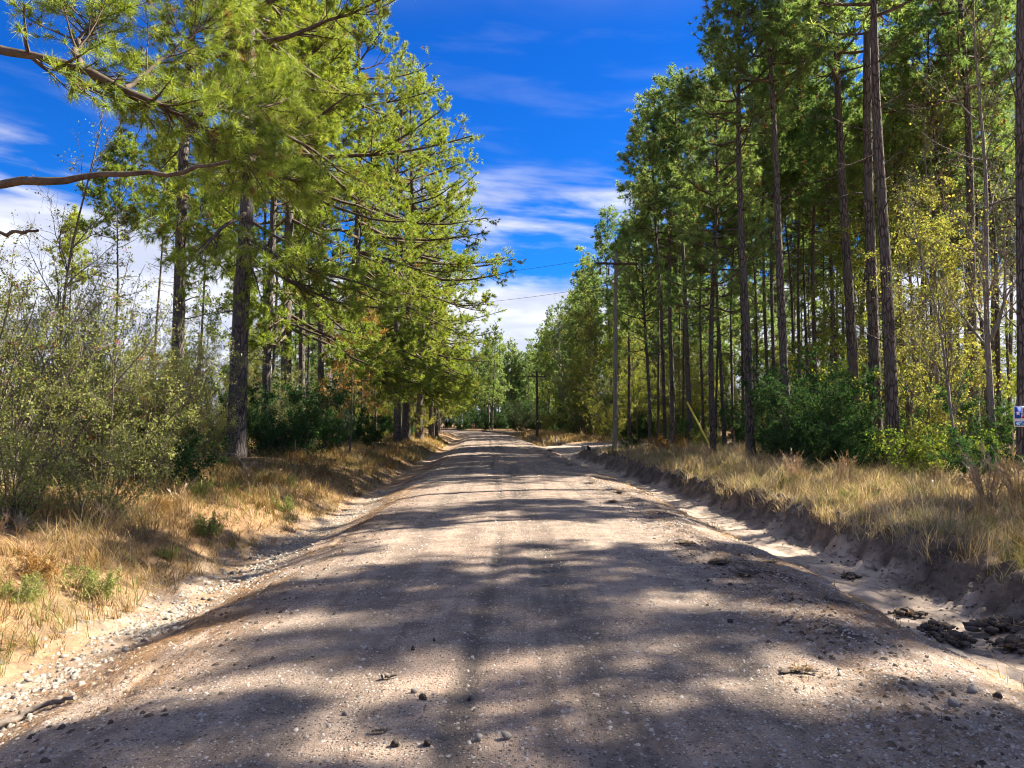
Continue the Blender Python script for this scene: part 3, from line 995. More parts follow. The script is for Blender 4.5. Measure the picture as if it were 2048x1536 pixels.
for i, (px, d) in enumerate(THIN):
    x = rt(px, d)
    taken.append((x, d))
    zn = [q for q in ZONES if q[0] <= px < q[1]][0]
    o_ = ORD[len([1 for q in THIN if zn[0] <= q[0] < px])]
    pine('abc'[i % 3], x, d, '%s of the %s' % (o_, zn[2]), 'slender pines of the right-hand stand', None, random.uniform(0.92, 1.12))


def free(x, y, r):
    return all((x - a) ** 2 + (y - b) ** 2 > r * r for a, b in taken)


def clear_lane(x, y):     # the sandy turn-off
    return 44 < y < 62 and x < 11


n = 0
for _ in range(4000):
    if n >= 66: break
    y = random.uniform(26, 135)
    x = float(centre(y)) + (random.uniform(11.6, 15.5 + 26 * random.random()) if y > 75 else random.uniform(25, 46))
    if clear_lane(x, y) or not free(x, y, 2.4 + 0.014 * y): continue
    if (x / y) > 0.72: continue
    if x < 18 and y < 40: continue
    taken.append((x, y)); n += 1
    far = y > 75
    k = random.choice('fgfABC') if far else random.choice('AabBcA')
    pine(k, x, y, 'pine filling the depth of the right-hand stand' if not far else 'distant pine lining the right side of the far road',
         'pines deep in the right-hand stand' if not far else 'far pines right of the road', None, random.uniform(0.88, 1.08))
# trees right of the camera, out of frame: their shadows stripe the road
for i, (x, y) in enumerate([(15.2, 8.4), (20.4, 8.6), (16.4, 14.6), (21.4, 13.2), (22.8, 18.0), (24.8, 10.8), (19.6, 20.6)]):
    taken.append((x, y))
    pine('abcacb'[i % 6], x, y, 'pine of the right-hand stand beside the camera', 'pines beside the camera', None, 0.9 + 0.022 * (i * 5 % 9))

# ---- the bend: trees closing the view at the end of the road
for i in range(75):
    y = random.uniform(140, 230)
    x = random.uniform(-34, 16)
    if abs(x - float(centre(y))) < 6 or not free(x, y, 3.0): continue
    taken.append((x, y))
    pine(random.choice('fg'), x, y, 'distant pine closing the view where the road bends', 'pines at the bend', None, random.uniform(0.85, 1.1))

# ---- left-hand roadside pines, long limbs over the verge
hero = [
    dict(seed=201, px=474, d=24, H=24, dia=0.56, zb=10.0, rad=5.4, nb=70, zs=6.2),
    dict(seed=202, px=572, d=31, H=25, dia=0.46, zb=7.5, rad=6.3, nb=92, zs=4.2),
    dict(seed=203, px=700, d=41, H=25, dia=0.55, zb=6.5, rad=6.2, nb=92, zs=4.2),
    dict(seed=204, px=352, d=25, H=23, dia=0.44, zb=9.5, rad=3.4, nb=44, zs=7.0),
]
hl = ['broad-limbed pine with the thickest near trunk on the left verge',
      'tall pine behind the thickest left trunk, its sunlit limbs reaching over the road',
      'pine behind a russet-leaved sapling on the left verge, low limbs overhanging',
      'slightly bent pine left of the thickest trunk, rising from the left shrubs']
hp = []
for h, lb in zip(hero, hl):
    near = h['d'] < 30
    pr = make_pine(h['seed'], h['H'], h['dia'], h['zb'], h['rad'], h['nb'], 8.5, 4.8, 2.2, 18 if near else 14, 0.24, 0.017 if near else 0.028,
                   asym=(1.0, -0.25), asym_amt=0.28, droop=0.9, stubs=9, wob=0.16, lean=(0.012, 0), tint_mu=0.52, zb_side=h['zs'])
    hp.append(pr)
    x = rt(h['px'], h['d'])
    taken.append((x, h['d']))
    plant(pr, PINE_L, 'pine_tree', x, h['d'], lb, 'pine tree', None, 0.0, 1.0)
more = [(795, 50, 1, 1.0, 'dark-trunked pine, left of a close pair beside the far left verge'),
        (812, 54, 2, 1.02, 'dark-trunked pine, right of a close pair beside the far left verge'),
        (838, 62, 0, 0.95, 'pine overhanging the far left verge past the paired trunks'),
        (862, 72, 1, 0.92, 'sunlit pine trunk where the left verge narrows'),
        (872, 84, 2, 0.9, 'last tall pine on the left before the road bends')]
for px, d, k, s, lb in more:
    x = rt(px, d)
    taken.append((x, d))
    plant(hp[k], PINE_L, 'pine_tree', x, d, lb, 'pine tree', None, random.uniform(-0.4, 0.4), s)

for px, d, k, sc_k, lb in [(532, 28, 'A', 0.92, 'dark pine trunk standing close right of the thickest left trunk'), (604, 34, 'B', 0.9, 'dark pine trunk right of the overhanging left pine, in front of thinner ones'),
                           (642, 38, 'A', 0.9, 'dark pine trunk left of the russet sapling')]:
    x = rt(px, d); taken.append((x, d))
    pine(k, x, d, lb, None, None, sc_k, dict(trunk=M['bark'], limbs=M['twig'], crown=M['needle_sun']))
for px, d, k, lb in [(530, 37, 'b', 'slim pine trunk just right of the thickest left trunk'), (546, 43, 'a', 'thin pine trunk between the thickest left trunk and the overhanging pine'),
                     (612, 46, 'c', 'thin pine trunk right of the overhanging left pine'), (640, 52, 'b', 'slim shaded pine behind the russet sapling'),
                     (395, 48, 'a', 'slender pine far behind the bent left pine'), (222, 44, 'c', 'slender pale-lit pine behind the left shrubs'), (300, 52, 'b', 'slender pine far behind the left shrubs, nearer the bent pine')]:
    x = rt(px, d); taken.append((x, d))
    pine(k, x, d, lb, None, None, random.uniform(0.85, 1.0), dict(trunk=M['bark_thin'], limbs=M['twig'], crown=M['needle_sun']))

# the pine just outside the frame whose two limbs cross the upper left
bx, by = -8.2, 10.4
bz = tz(bx, by)


def loc(px, py, d):
    p = wp(px, py, d)
    return (p[0] - bx, p[1] - by, p[2] - bz)


limb1 = [(0, 0, 7.0), loc(-60, 95, 10.4), loc(60, 112, 10.5), loc(160, 135, 10.6), loc(270, 185, 10.8), loc(390, 240, 11.1), loc(440, 285, 11.3), loc(500, 345, 11.6), loc(600, 362, 12.0)]
limb1b = [loc(160, 135, 10.6), loc(152, 100, 10.8), loc(160, 70, 11.2), loc(200, 30, 11.7), loc(260, -10, 12.3)]
limb1c = [loc(385, 238, 11.1), loc(440, 215, 11.6), loc(520, 215, 12.2), loc(600, 190, 12.8)]
limb1d = [loc(250, 175, 10.8), loc(320, 120, 11.4), loc(400, 60, 12.0), loc(450, 10, 12.5)]
limb2 = [(0, 0, 4.6), loc(-40, 368, 10.0), loc(60, 362, 9.9), loc(140, 354, 9.8), loc(230, 350, 9.8), loc(330, 350, 9.8), loc(390, 337, 9.8), loc(460, 322, 9.8)]
limb3 = [(0, 0, 3.7), loc(-30, 468, 10.0), loc(20, 465, 9.9), loc(76, 461, 9.8)]
ex = [(limb1, (0.085, 0.016, 3)), (limb1b, (0.05, 0.012, 3)), (limb1c, (0.035, 0.010, 3)), (limb1d, (0.03, 0.010, 3)), (limb2, (0.066, 0.018, 0)), (limb3, (0.03, 0.02, 0))]
prx = make_pine(211, 22, 0.5, 10.5, 3.2, 20, 11.0, 5.0, 1.6, 34, 0.20, 0.0075, stubs=0, extra=ex, tint_mu=0.5)
taken.append((bx, by))
plant(prx, PINE_L, 'pine_tree', bx, by, 'pine at the left edge whose long bare limbs cross the upper left sky', 'pine tree', None, 0.0, 1.0, z=bz)

# ---- thinner wood behind the left verge
n = 0
for _ in range(4000):
    if n >= 44: break
    y = random.uniform(34, 130)
    x = float(centre(y)) - random.uniform(9, 14 + 34 * random.random())
    if x / y < -0.75 or not free(x, y, 3.0): continue
    if y < 66 and x < -12 and random.random() < 0.8: continue
    taken.append((x, y)); n += 1
    k = random.choice('bafgC') if y > 60 else random.choice('abcC')
    pine(k, x, y, 'pine standing in the open wood behind the left verge', 'pines behind the left verge', None, random.uniform(0.55, 0.95),
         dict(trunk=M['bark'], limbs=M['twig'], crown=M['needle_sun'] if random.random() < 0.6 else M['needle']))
n = 0
for _ in range(2000):
    if n >= 24: break
    y = random.uniform(70, 150)
    x = float(centre(y)) - random.uniform(6.0, 11)
    if not free(x, y, 3.2): continue
    taken.append((x, y)); n += 1
    pine(random.choice('fg'), x, y, 'far roadside pine on the left where the road narrows', 'far pines left of the road', None, random.uniform(0.7, 1.0),
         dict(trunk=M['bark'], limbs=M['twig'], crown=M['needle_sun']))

# ---- broadleaf trees and saplings
bY = make_broadleaf(301, 9.5, 0.13, 1.0, 2.5, 26, 6, 5, 4.4, 0.10, tint_mu=0.55, clump=0.3)
bY2 = make_broadleaf(302, 7.5, 0.10, 0.5, 2.4, 26, 6, 5, 4.4, 0.10, tint_mu=0.5, clump=0.3)
bB = make_broadleaf(303, 14, 0.17, 3.0, 3.0, 26, 6, 6, 0.35, 0.075, tint_mu=0.6, up=0.5, elev=38)
bB2 = make_broadleaf(304, 11, 0.12, 2.0, 2.4, 24, 6, 6, 0.5, 0.07, tint_mu=0.5, up=0.5, elev=40, lean=(0.10, 0))
bR = make_broadleaf(305, 6.0, 0.09, 1.0, 2.0, 22, 5, 5, 4.0, 0.10, tint_mu=0.5, clump=0.25)
YEL = dict(trunk=M['bark_shrub'], limbs=M['bark_shrub'], crown=M['leaf_yellow'])
GRN = dict(trunk=M['bark_shrub'], limbs=M['bark_shrub'], crown=M['leaf_green'])
BARE = dict(trunk=M['bark_pale'], limbs=M['bark_pale'], crown=M['leaf_yellow'])
RUS = dict(trunk=M['bark_shrub'], limbs=M['bark_shrub'], crown=M['leaf_russet'])


def bl(proto, mats, px, d, label, name='sapling_tree', s=1.0, group=None, rz=None, cat='tree'):
    x = rt(px, d)
    taken.append((x, d))
    return plant(proto, mats, name, x, d, label, cat, group, rz, s)


bl(bY, YEL, 1850, 25.5, 'yellow-leaved sapling right of the nearest right-hand pine', s=0.85)
bl(bY2, YEL, 1905, 24.0, 'yellow-green leafy sapling between the nearest right-hand pine and the sign', s=0.95)
bl(bY, YEL, 1815, 30, 'tall yellow-leaved tree behind the nearest right-hand pine', s=1.1)
bl(bY2, GRN, 1690, 33, 'light green leafy tree above the dark evergreen thicket', s=1.25)
bl(bB, BARE, 1985, 20.5, 'pale-barked nearly bare tree leaning left above the sign', 'bare_tree', s=1.08)
bl(bB2, BARE, 1915, 19.5, 'thin grey bare sapling with crooked twigs left of the sign', 'bare_tree', s=0.72, rz=2.4)
bl(bB, BARE, 1880, 31, 'tall grey bare tree behind the yellow saplings on the right', 'bare_tree', s=1.15)
bl(bB2, BARE, 2035, 24, 'grey bare tree at the right edge behind the sign', 'bare_tree', s=1.3)
bl(bY, YEL, 1150, 92, 'yellowing broadleaf tree behind the far utility pole', s=1.5)
bl(bY2, YEL, 1190, 78, 'yellowing broadleaf tree left of the near utility pole', s=1.6)
bl(bB, BARE, 1128, 105, 'pale leafless crown above the far utility pole', 'bare_tree', s=1.35)
bl(bY, YEL, 1275, 70, 'yellow-green broadleaf tree behind the sandy turn-off', s=1.25)
bl(bY2, GRN, 1232, 74, 'green broadleaf tree hidden behind the near utility pole', s=1.3)
bl(bY, GRN, 1098, 118, 'tall green broadleaf tree beyond the far utility pole', s=1.6)
bl(bR, RUS, 700, 33, 'russet-leaved sapling under the pines on the left verge', s=1.05)
bl(bY2, GRN, 425, 32, 'bright green sapling lit between two left trunks', s=0.8)
bl(bY, YEL, 868, 78, 'bright yellow-green tree leaning over the far left verge', s=0.95)
bl(bY2, YEL, 845, 62, 'yellow-green sapling beneath the left pines near the bend', s=0.9)
bl(bY, YEL, 888, 104, 'golden tree at the far left edge of the road', s=0.9)
bl(bB2, dict(trunk=M['bark_shrub'], limbs=M['bark_shrub'], crown=M['leaf_olive']), 95, 15.5, 'long bare grey stem leaning right above the left shrubs', 'bare_tree', s=0.75, rz=0.0)
for i in range(26):
    y = random.uniform(34, 120)
    x = float(centre(y)) + random.uniform(9, 26)
    if clear_lane(x, y) or not free(x, y, 1.6): continue
    taken.append((x, y))
    plant(random.choice([bY, bY2]), random.choice([YEL, GRN, YEL]), 'understorey_tree', x, y, 'leafy understorey tree among the right-hand pines', 'tree',
          'understorey trees of the right-hand stand', None, random.uniform(0.6, 1.15))
for i in range(16):
    y = random.uniform(40, 95)
    x = float(centre(y)) - random.uniform(8, 30)
    if x / y < -0.72 or not free(x, y, 1.6): continue
    taken.append((x, y))
    plant(random.choice([bY, bY2, bR]), random.choice([YEL, GRN, GRN, RUS]), 'understorey_tree', x, y, 'leafy understorey tree behind the left verge', 'tree',
          'understorey trees behind the left verge', None, random.uniform(0.45, 0.85))

# ---- shrubs
h1 = make_shrub(401, 4.8, 15, 1.7, 10, 6, 2.7, 0.052, 0.12, dia=0.042, tint_mu=0.55, berries=60)
h2 = make_shrub(402, 3.9, 15, 1.7, 10, 6, 2.7, 0.050, 0.08, dia=0.038, tint_mu=0.5, berries=0)
h3 = make_shrub(403, 2.4, 14, 1.3, 9, 5, 2.8, 0.055, 0.0, tint_mu=0.6, zt=0.03)
d1 = make_shrub(404, 3.4, 13, 1.6, 9, 6, 4.2, 0.08, 0.0, tint_mu=0.5, zt=0.03)
d2 = make_shrub(405, 2.2, 13, 1.4, 9, 5, 4.0, 0.085, 0.0, tint_mu=0.4, zt=0.03)
g1 = make_shrub(406, 1.6, 13, 1.1, 8, 5, 3.4, 0.075, 0.0, tint_mu=0.5, zt=0.03)
OLV = dict(stems=M['bark_shrub'], crown=M['leaf_olive'], berries=M['berry'])
DRK = dict(stems=M['bark_shrub'], crown=M['leaf_dark'])
GRS = dict(stems=M['bark_shrub'], crown=M['leaf_green'])
YLS = dict(stems=M['bark_shrub'], crown=M['leaf_yellow'])
RSS = dict(stems=M['bark_shrub'], crown=M['leaf_russet'])


def shrub(proto, mats, px, d, label, s=1.0, group=None, name='shrub', x=None):
    x = rt(px, d) if x is None else x
    return plant(proto, mats, name, x, d, label, 'shrub', group, None, s)


HEDGE = [(30, 12.8, h1, 0.86), (115, 13.6, h1, 0.9), (205, 14.0, h2, 0.92), (60, 15.5, h1, 1.0), (165, 16.5, h1, 0.92), (262, 16.5, h1, 0.82),
         (-40, 11.8, h2, 0.95), (310, 19.0, h2, 0.85), (235, 20.5, h1, 0.95), (90, 19.0, h1, 1.05), (10, 17.5, h1, 1.0), (285, 14.6, h3, 0.9), (375, 20.5, h3, 0.9), (140, 22.5, h1, 1.05), (330, 24, h1, 0.85),
         (345, 18.2, h1, 0.72), (395, 21.5, h1, 0.72), (300, 15.2, h2, 0.75), (425, 25.5, h1, 0.8), (385, 26, h2, 0.95)]
for px, d, pr, s in HEDGE:
    shrub(pr, OLV, px, d, 'small-leaved olive shrub in the dense tangle on the left bank', s, 'olive shrubs on the left bank')
shrub(h3, OLV, 190, 11.2, 'low pale olive shrub at the foot of the left tangle, nearest the grass', 0.7)
shrub(h3, OLV, 20, 10.4, 'low grey-green shrub spilling onto the grass at the left edge', 0.75)
shrub(d2, DRK, 330, 15.8, 'low dark green shrub between the left tangle and the pine-straw bank', 0.75)
shrub(h3, OLV, 415, 20.0, 'low olive shrub left of the thickest left trunk base', 0.75)
shrub(h2, RSS, 300, 17.6, 'russet twiggy shrub at the right end of the left tangle', 0.75)
for i, (px, d, pr, s) in enumerate([(540, 25.5, d1, 0.95), (590, 27, d1, 1.0), (630, 30, d1, 1.0), (560, 29, h2, 1.0), (660, 34, d1, 1.0), (512, 30, h2, 0.9), (735, 40, d2, 1.1)]):
    shrub(pr, DRK if pr in (d1, d2) else OLV, px, d, 'dark shrub crowding the trunks behind the pine-straw bank', s, 'shrubs under the left pines')
for i, (px, d, pr, s) in enumerate([(1595, 25.8, d1, 1.05), (1640, 25.2, d1, 1.1), (1690, 25.0, d1, 1.1), (1730, 26.0, d1, 1.0), (1550, 28.5, d1, 1.0), (1620, 28.5, d1, 1.3), (1675, 28.5, d1, 1.35), (1655, 23.8, d2, 0.95), (1705, 23.5, d2, 0.9)]):
    shrub(pr, DRK, px, d, 'dark evergreen shrub of the shaded thicket on the right verge', s, 'dark thicket on the right verge')
shrub(g1, GRS, 1850, 19.8, 'low glossy green shrub at the grass edge left of the sign', 1.05)
shrub(g1, GRS, 1910, 19.3, 'low dull green shrub just left of the sign', 0.95)
shrub(d1, DRK, 2015, 19.8, 'dark green shrub behind the sign', 0.95)
shrub(d2, DRK, 1960, 17.6, 'dark low shrub under the sign beside tall dry stalks', 0.7)
shrub(g1, YLS, 1830, 23.4, 'yellow-green shrub at the foot of the nearest right-hand pine', 1.2)
shrub(d2, DRK, 1262, 43.5, 'small dark green bush beside the near utility pole', 0.5)
shrub(g1, RSS, 1345, 36.5, 'reddish-brown weedy bush on the right verge left of the guy guard', 0.75)
shrub(g1, RSS, 1310, 38, 'pinkish dry weeds on the right verge near the utility pole', 0.65)
for i in range(44):
    y = random.uniform(28, 105)
    x = float(centre(y)) + random.uniform(8.8 if y > 30 else 10, 17)
    if clear_lane(x, y): continue
    pr = random.choice([d1, d2, g1, d1, h3])
    plant(pr, DRK if pr in (d1, d2) else random.choice([GRS, YLS, OLV]), 'shrub', x, y, 'leafy shrub along the foot of the right-hand stand', 'shrub', 'shrubs along the right-hand stand', None, random.uniform(0.6, 1.1))
for i in range(34):
    y = random.uniform(26, 110)
    x = float(centre(y)) - random.uniform(7.2, 16)
    pr = random.choice([h2, h3, g1, d2, h1])
    plant(pr, DRK if pr is d2 else random.choice([OLV, GRS, YLS, OLV]), 'shrub', x, y, 'bushy shrub beneath the trees behind the left verge', 'shrub', 'shrubs behind the left verge', None, random.uniform(0.5, 0.95))
for i in range(90):
    y = random.uniform(128, 215)
    x = random.uniform(-46, 14)
    if abs(x - float(centre(y))) < 5: continue
    plant(d1, DRK, 'shrub', x, y, 'dark shrub under the trees at the bend', 'shrub', 'shrubs at the bend', None, random.uniform(1.0, 2.0))
for i in range(18):
    x = -12 + i * 1.35
    y = 168 + 9 * random.random()
    plant(random.choice([d1, d1, h1]), random.choice([DRK, DRK, OLV]), 'shrub', x, y, 'dark shrub under the trees at the bend', 'shrub', 'shrubs at the bend', None, random.uniform(1.2, 1.9))
    if i % 2 == 0:
        pine('g', x + 0.6, y + 12, 'distant pine closing the view where the road bends', 'pines at the bend', None, random.uniform(0.9, 1.1))
for i in range(36):
    y = random.uniform(66, 140)
    x = float(centre(y)) - random.uniform(7.0, 20)
    plant(random.choice([d1, h1, d1]), random.choice([DRK, GRS, OLV, YLS]), 'shrub', x, y, 'bushy shrub walling the far left verge', 'shrub', 'shrubs walling the far left verge', None, random.uniform(0.8, 1.4))
for i in range(30):
    y = random.uniform(64, 140)
    x = float(centre(y)) + random.uniform(8.5, 16)
    plant(random.choice([d1, h1, d1]), random.choice([DRK, DRK, OLV, YLS]), 'shrub', x, y, 'bushy shrub walling the far right verge', 'shrub', 'shrubs walling the far right verge', None, random.uniform(0.8, 1.4))

for i in range(40):
    y = random.uniform(32, 80)
    x = float(centre(y)) + random.uniform(20, 44)
    if x / y > 0.74: continue
    plant(random.choice([bY, bY2]), random.choice([YEL, GRN, GRN]), 'understorey_tree', x, y, 'leafy understorey tree deep behind the right-hand trunks', 'tree', 'understorey trees behind the right-hand trunks', None, random.uniform(0.7, 1.05))
for i in range(84):
    y = random.uniform(30, 130)
    x = float(centre(y)) + random.uniform(15, 40)
    if x / y > 0.74: continue
    plant(random.choice([d1, h1, h1]), random.choice([OLV, YLS, GRS, OLV]), 'thicket_shrub', x, y, 'tall shrub closing the back of the right-hand stand', 'shrub', 'back shrubs of the right-hand stand', None, random.uniform(1.1, 1.9))
for i in range(60):
    y = random.uniform(34, 130)
    x = float(centre(y)) - random.uniform(13, 45) * (1.3 if y < 60 else 1)
    if x / y < -0.74: continue
    plant(random.choice([d1, h1, h1]), random.choice([OLV, GRS, YLS, GRS]), 'thicket_shrub', x, y, 'tall shrub closing the back of the left-hand wood', 'shrub', 'back shrubs of the left-hand wood', None, random.uniform(0.8, 1.3))

# ------------------------------------------------------------------ grass (uncountable)
def grass(name, label, mat, xs, ys_, h, wdt, tint, lean=0.35, seed=0):
    rng = np.random.default_rng(seed)
    n = len(xs)
    z = terrain(xs, ys_)
    p0 = np.stack([xs, ys_, z - 0.02], -1)
    a = rng.uniform(0, 6.28, n)
    ln = np.abs(rng.normal(size=n)) * lean + 0.08
    cell = 0.24 + 0.006 * ys_
    ck = _hash(np.floor(xs / cell), np.floor(ys_ / cell), 50 + seed)
    ck2 = _hash(np.floor(xs / cell), np.floor(ys_ / cell), 60 + seed)
    h = h * (0.45 + 1.15 * ck ** 1.5) * np.where(rng.random(n) < 0.04, 1.7, 1.0)
    tint = tint + 0.5 * (ck2 - 0.5)
    ln = ln * (0.5 + 1.2 * ck2)
    ca_ = 6.28 * _hash(np.floor(xs / cell), np.floor(ys_ / cell), 70 + seed)
    a = np.where(rng.random(n) < 0.55, ca_ + rng.normal(size=n) * 0.7, a)
    d = np.stack([np.cos(a) * ln, np.sin(a) * ln, np.ones(n)], 1)
    d = norm(d)
    out = np.stack([np.cos(a), np.sin(a), np.zeros(n)], 1)
    mid = p0 + d * (h * 0.55)[:, None]
    tip = mid + norm(d + out * rng.uniform(0.1, 1.3, n)[:, None] - np.array([0, 0, 0.15])) * (h * 0.5)[:, None]
    b = rng.uniform(0, 6.28, n)
    s = np.stack([np.cos(b), np.sin(b), np.zeros(n)], 1) * (wdt / 2)[:, None]
    V = np.stack([p0 - s, p0 + s, mid + s * 0.7, mid - s * 0.7, tip], 1).reshape(-1, 3)
    i = np.arange(n)[:, None] * 5
    Q = i + np.array([[0, 1, 2, 3]])
    T = i + np.array([[3, 2, 4]])
    me = mk_mesh(name, V, Q, T, {'tint': np.repeat(np.clip(tint, 0, 1), 5)})
    o = part(name, me, mat)
    tag(o, label, 'grass', None, 'stuff')
    return o


def scatter(rng, n, u0, u1, y0, y1, near=1.6, clump=0.5, thr=0.0, seed=0):
    """denser close to the camera, bunched into tussocks"""
    s = rng.random(n)
    ys_ = y0 * (y1 / y0) ** (s ** (1.0 / near) if near != 1 else s)
    us = rng.uniform(u0, u1, n)
    xs = us + centre(ys_)
    m = fbm(xs * 1.1, ys_ * 0.8, seed, 3)
    keep = m + rng.normal(size=n) * 0.10 > thr
    xs, ys_ = xs[keep], ys_[keep]
    k = rng.random(len(xs)) < clump            # pull blades together
    cs = 0.16 + 0.004 * ys_
    cx, cyy = np.floor(xs / cs) * cs, np.floor(ys_ / cs) * cs
    jx, jy = _hash(np.floor(xs / cs), np.floor(ys_ / cs), 5) * cs, _hash(np.floor(xs / cs), np.floor(ys_ / cs), 6) * cs
    xs = np.where(k, cx + jx + (xs - cx - jx) * 0.45, xs)
    ys_ = np.where(k, cyy + jy + (ys_ - cyy - jy) * 0.45, ys_)
    return xs, ys_


rng = np.random.default_rng(77)
# left bank
xs, yy = scatter(rng, 88000, -8.6, -4.15, 3.2, 75, 1.15, 0.55, -0.17, 501)
u = lateral(xs, yy)
k = (u < -4.25 + 0.5 * fbm(xs * 1.3, yy * 1.3, 511, 2)) & ((fbm(xs * 0.5, yy * 0.35, 512, 2) < 0.12) | (u > -6))
xs, yy, u = xs[k], yy[k], u[k]
g = fbm(xs * 0.5, yy * 0.5, 513, 3)
hh = rng.uniform(0.14, 0.42, len(xs)) * (1 + g * 1.1) * np.interp(u, [-8, -5, -4.3], [1, 1, 0.55])
grass('dry_grass', 'golden dry grass covering the left bank', M['grass_gold'], xs, yy, hh, 0.0045 + 0.00042 * yy, 0.5 + g * 0.9 + rng.normal(size=len(xs)) * 0.30, 0.75, 1)
xs, yy = scatter(rng, 20000, -9.0, -4.3, 3.2, 80, 1.1, 0.8, 0.02, 521)
grass('green_grass', 'greenish grass tufts mixed into the left bank', M['grass_green'], xs, yy, rng.uniform(0.12, 0.38, len(xs)), 0.0045 + 0.00042 * yy, 0.5 + rng.normal(size=len(xs)) * 0.25, 0.4, 2)
# right bank
xs, yy = scatter(rng, 96000, 5.3, 12.0, 6.5, 44, 1.1, 0.6, -0.2, 531)
u = lateral(xs, yy)
k = (u > 5.36 + 0.4 * fbm(xs * 1.5, yy * 1.5, 541, 2))
xs, yy, u = xs[k], yy[k], u[k]
g = fbm(xs * 0.55, yy * 0.5, 543, 3)
hh = rng.uniform(0.16, 0.5, len(xs)) * (1 + g * 1.1)
grass('dry_grass', 'pale dry grass covering the right bank', M['grass_pale'], xs, yy, hh, 0.0045 + 0.0004 * yy, 0.5 + g * 0.8 + rng.normal(size=len(xs)) * 0.30, 0.62, 3)
xs, yy = scatter(rng, 26000, 5.5, 11.0, 6.5, 44, 1.1, 0.85, 0.0, 551)
grass('green_grass', 'green-tinged grass at the lip of the right bank', M['grass_green'], xs, yy, rng.uniform(0.14, 0.38, len(xs)), 0.0045 + 0.0004 * yy, 0.6 + rng.normal(size=len(xs)) * 0.25, 0.45, 4)
xs, yy = scatter(rng, 14000, 3.7, 9.5, 60, 120, 1.0, 0.6, -0.1, 561)
grass('dry_grass', 'brown dry grass on the far right verge beyond the sandy turn-off', M['grass_gold'], xs, yy, rng.uniform(0.2, 0.6, len(xs)), 0.012 + 0.0003 * yy, 0.5 + rng.normal(size=len(xs)) * 0.25, 0.35, 5)
# woodland floor
xs, yy = scatter(rng, 14000, 9, 22, 22, 70, 1.0, 0.4, -0.1, 571)
grass('forest_weeds', 'low weeds on the shaded floor of the right-hand stand', M['grass_green'], xs, yy, rng.uniform(0.1, 0.45, len(xs)), 0.008 + 0.0004 * yy, 0.3 + rng.normal(size=len(xs)) * 0.25, 0.6, 6)
xs, yy = scatter(rng, 14000, -24, -7.5, 14, 80, 1.0, 0.4, -0.1, 581)
grass('forest_weeds', 'low weeds on the floor of the left-hand wood', M['grass_gold'], xs, yy, rng.uniform(0.1, 0.4, len(xs)), 0.008 + 0.0004 * yy, 0.4 + rng.normal(size=len(xs)) * 0.3, 0.6, 7)
# straw and sprigs on the road shoulders
xs, yy = scatter(rng, 5000, 3.3, 3.85, 3.6, 34, 1.2, 0.9, 0.04, 591)
grass('shoulder_grass', 'short dry sprigs along the broken right road edge', M['grass_gold'], xs, yy, rng.uniform(0.05, 0.16, len(xs)), 0.004 + 0.0003 * yy, 0.4 + rng.normal(size=len(xs)) * 0.25, 0.7, 8)

# tall bunches of dry stalks on the right verge
def stalk_clump(seed, n, h):
    r = np.random.default_rng(seed)
    P = np.zeros((n, 6, 3))
    a = r.uniform(0, 6.28, n)
    P[:, 0] = np.stack([np.cos(a) * r.uniform(0, .1, n), np.sin(a) * r.uniform(0, .1, n), np.full(n, -0.05)], 1)
    cur = norm(np.stack([np.cos(a) * r.uniform(0.02, 0.3, n), np.sin(a) * r.uniform(0.02, 0.3, n), np.ones(n)], 1))
    L = h * r.uniform(0.55, 1.1, n)
    for q in range(1, 6):
        cur = norm(cur + np.stack([np.cos(a), np.sin(a), np.zeros(n)], 1) * 0.05 * q * r.random((n, 1)) + r.normal(size=(n, 3)) * 0.04)
        P[:, q] = P[:, q - 1] + cur * (L / 5)[:, None]
    R = np.full((n, 6), 0.0045) * np.linspace(1, 0.5, 6)[None]
    A = Acc()
    V, Q = tubes(P, R, 3)
    A.add(V, Q, None, np.repeat(r.random(n), 18))
    st = A.mesh('stalks')
    idx = r.integers(0, n, n * 14)
    p, d = interp_on(P, idx, r.uniform(0.3, 1.0, n * 14))
    B = Acc()
    V, T, tn = needles(r, p, d, 2, 0.16, 0.013, 0.4, r.random(len(p)))
    B.add(V, None, T, tn)
    return dict(stalks=st, plumes=B.mesh('plumes'))


sc1, sc2 = stalk_clump(601, 26, 1.05), stalk_clump(602, 18, 0.8)
STK = dict(stalks=M['stalk'], plumes=M['stalk'])
TALL = [(1972, 13.2, sc1, 1.1, 'tall rust-brown bunch of dry stalks, left of the pair below the sign'),
        (2030, 13.0, sc1, 1.05, 'tall rust-brown bunch of dry stalks, right of the pair below the sign'),
        (1584, 20.5, sc1, 0.8, 'bunch of dry stalks at the foot of the slim front pine'),
        (1690, 19.5, sc1, 0.75, 'arching dry stalks in front of the dark evergreen thicket')]
for px, d, pr, s, lb in TALL:
    plant(pr, STK, 'grass_bunch', rt(px, d), d, lb, 'grass bunch', None, None, s)
for i in range(26):
    d = random.uniform(12, 36)
    x = float(centre(d)) + random.uniform(7.0, 10.5)
    plant(random.choice([sc1, sc2]), STK, 'grass_bunch', x, d, 'dry stalk bunch scattered through the right verge grass', 'grass bunch', 'stalk bunches on the right verge', None, random.uniform(0.45, 0.75))
for i in range(10):
    d = random.uniform(9, 24)
    x = float(centre(d)) - random.uniform(5.0, 7.2)
    plant(sc2, STK, 'grass_bunch', x, d, 'thin dry stalk bunch in the left bank grass', 'grass bunch', 'stalk bunches on the left bank', None, random.uniform(0.35, 0.6))

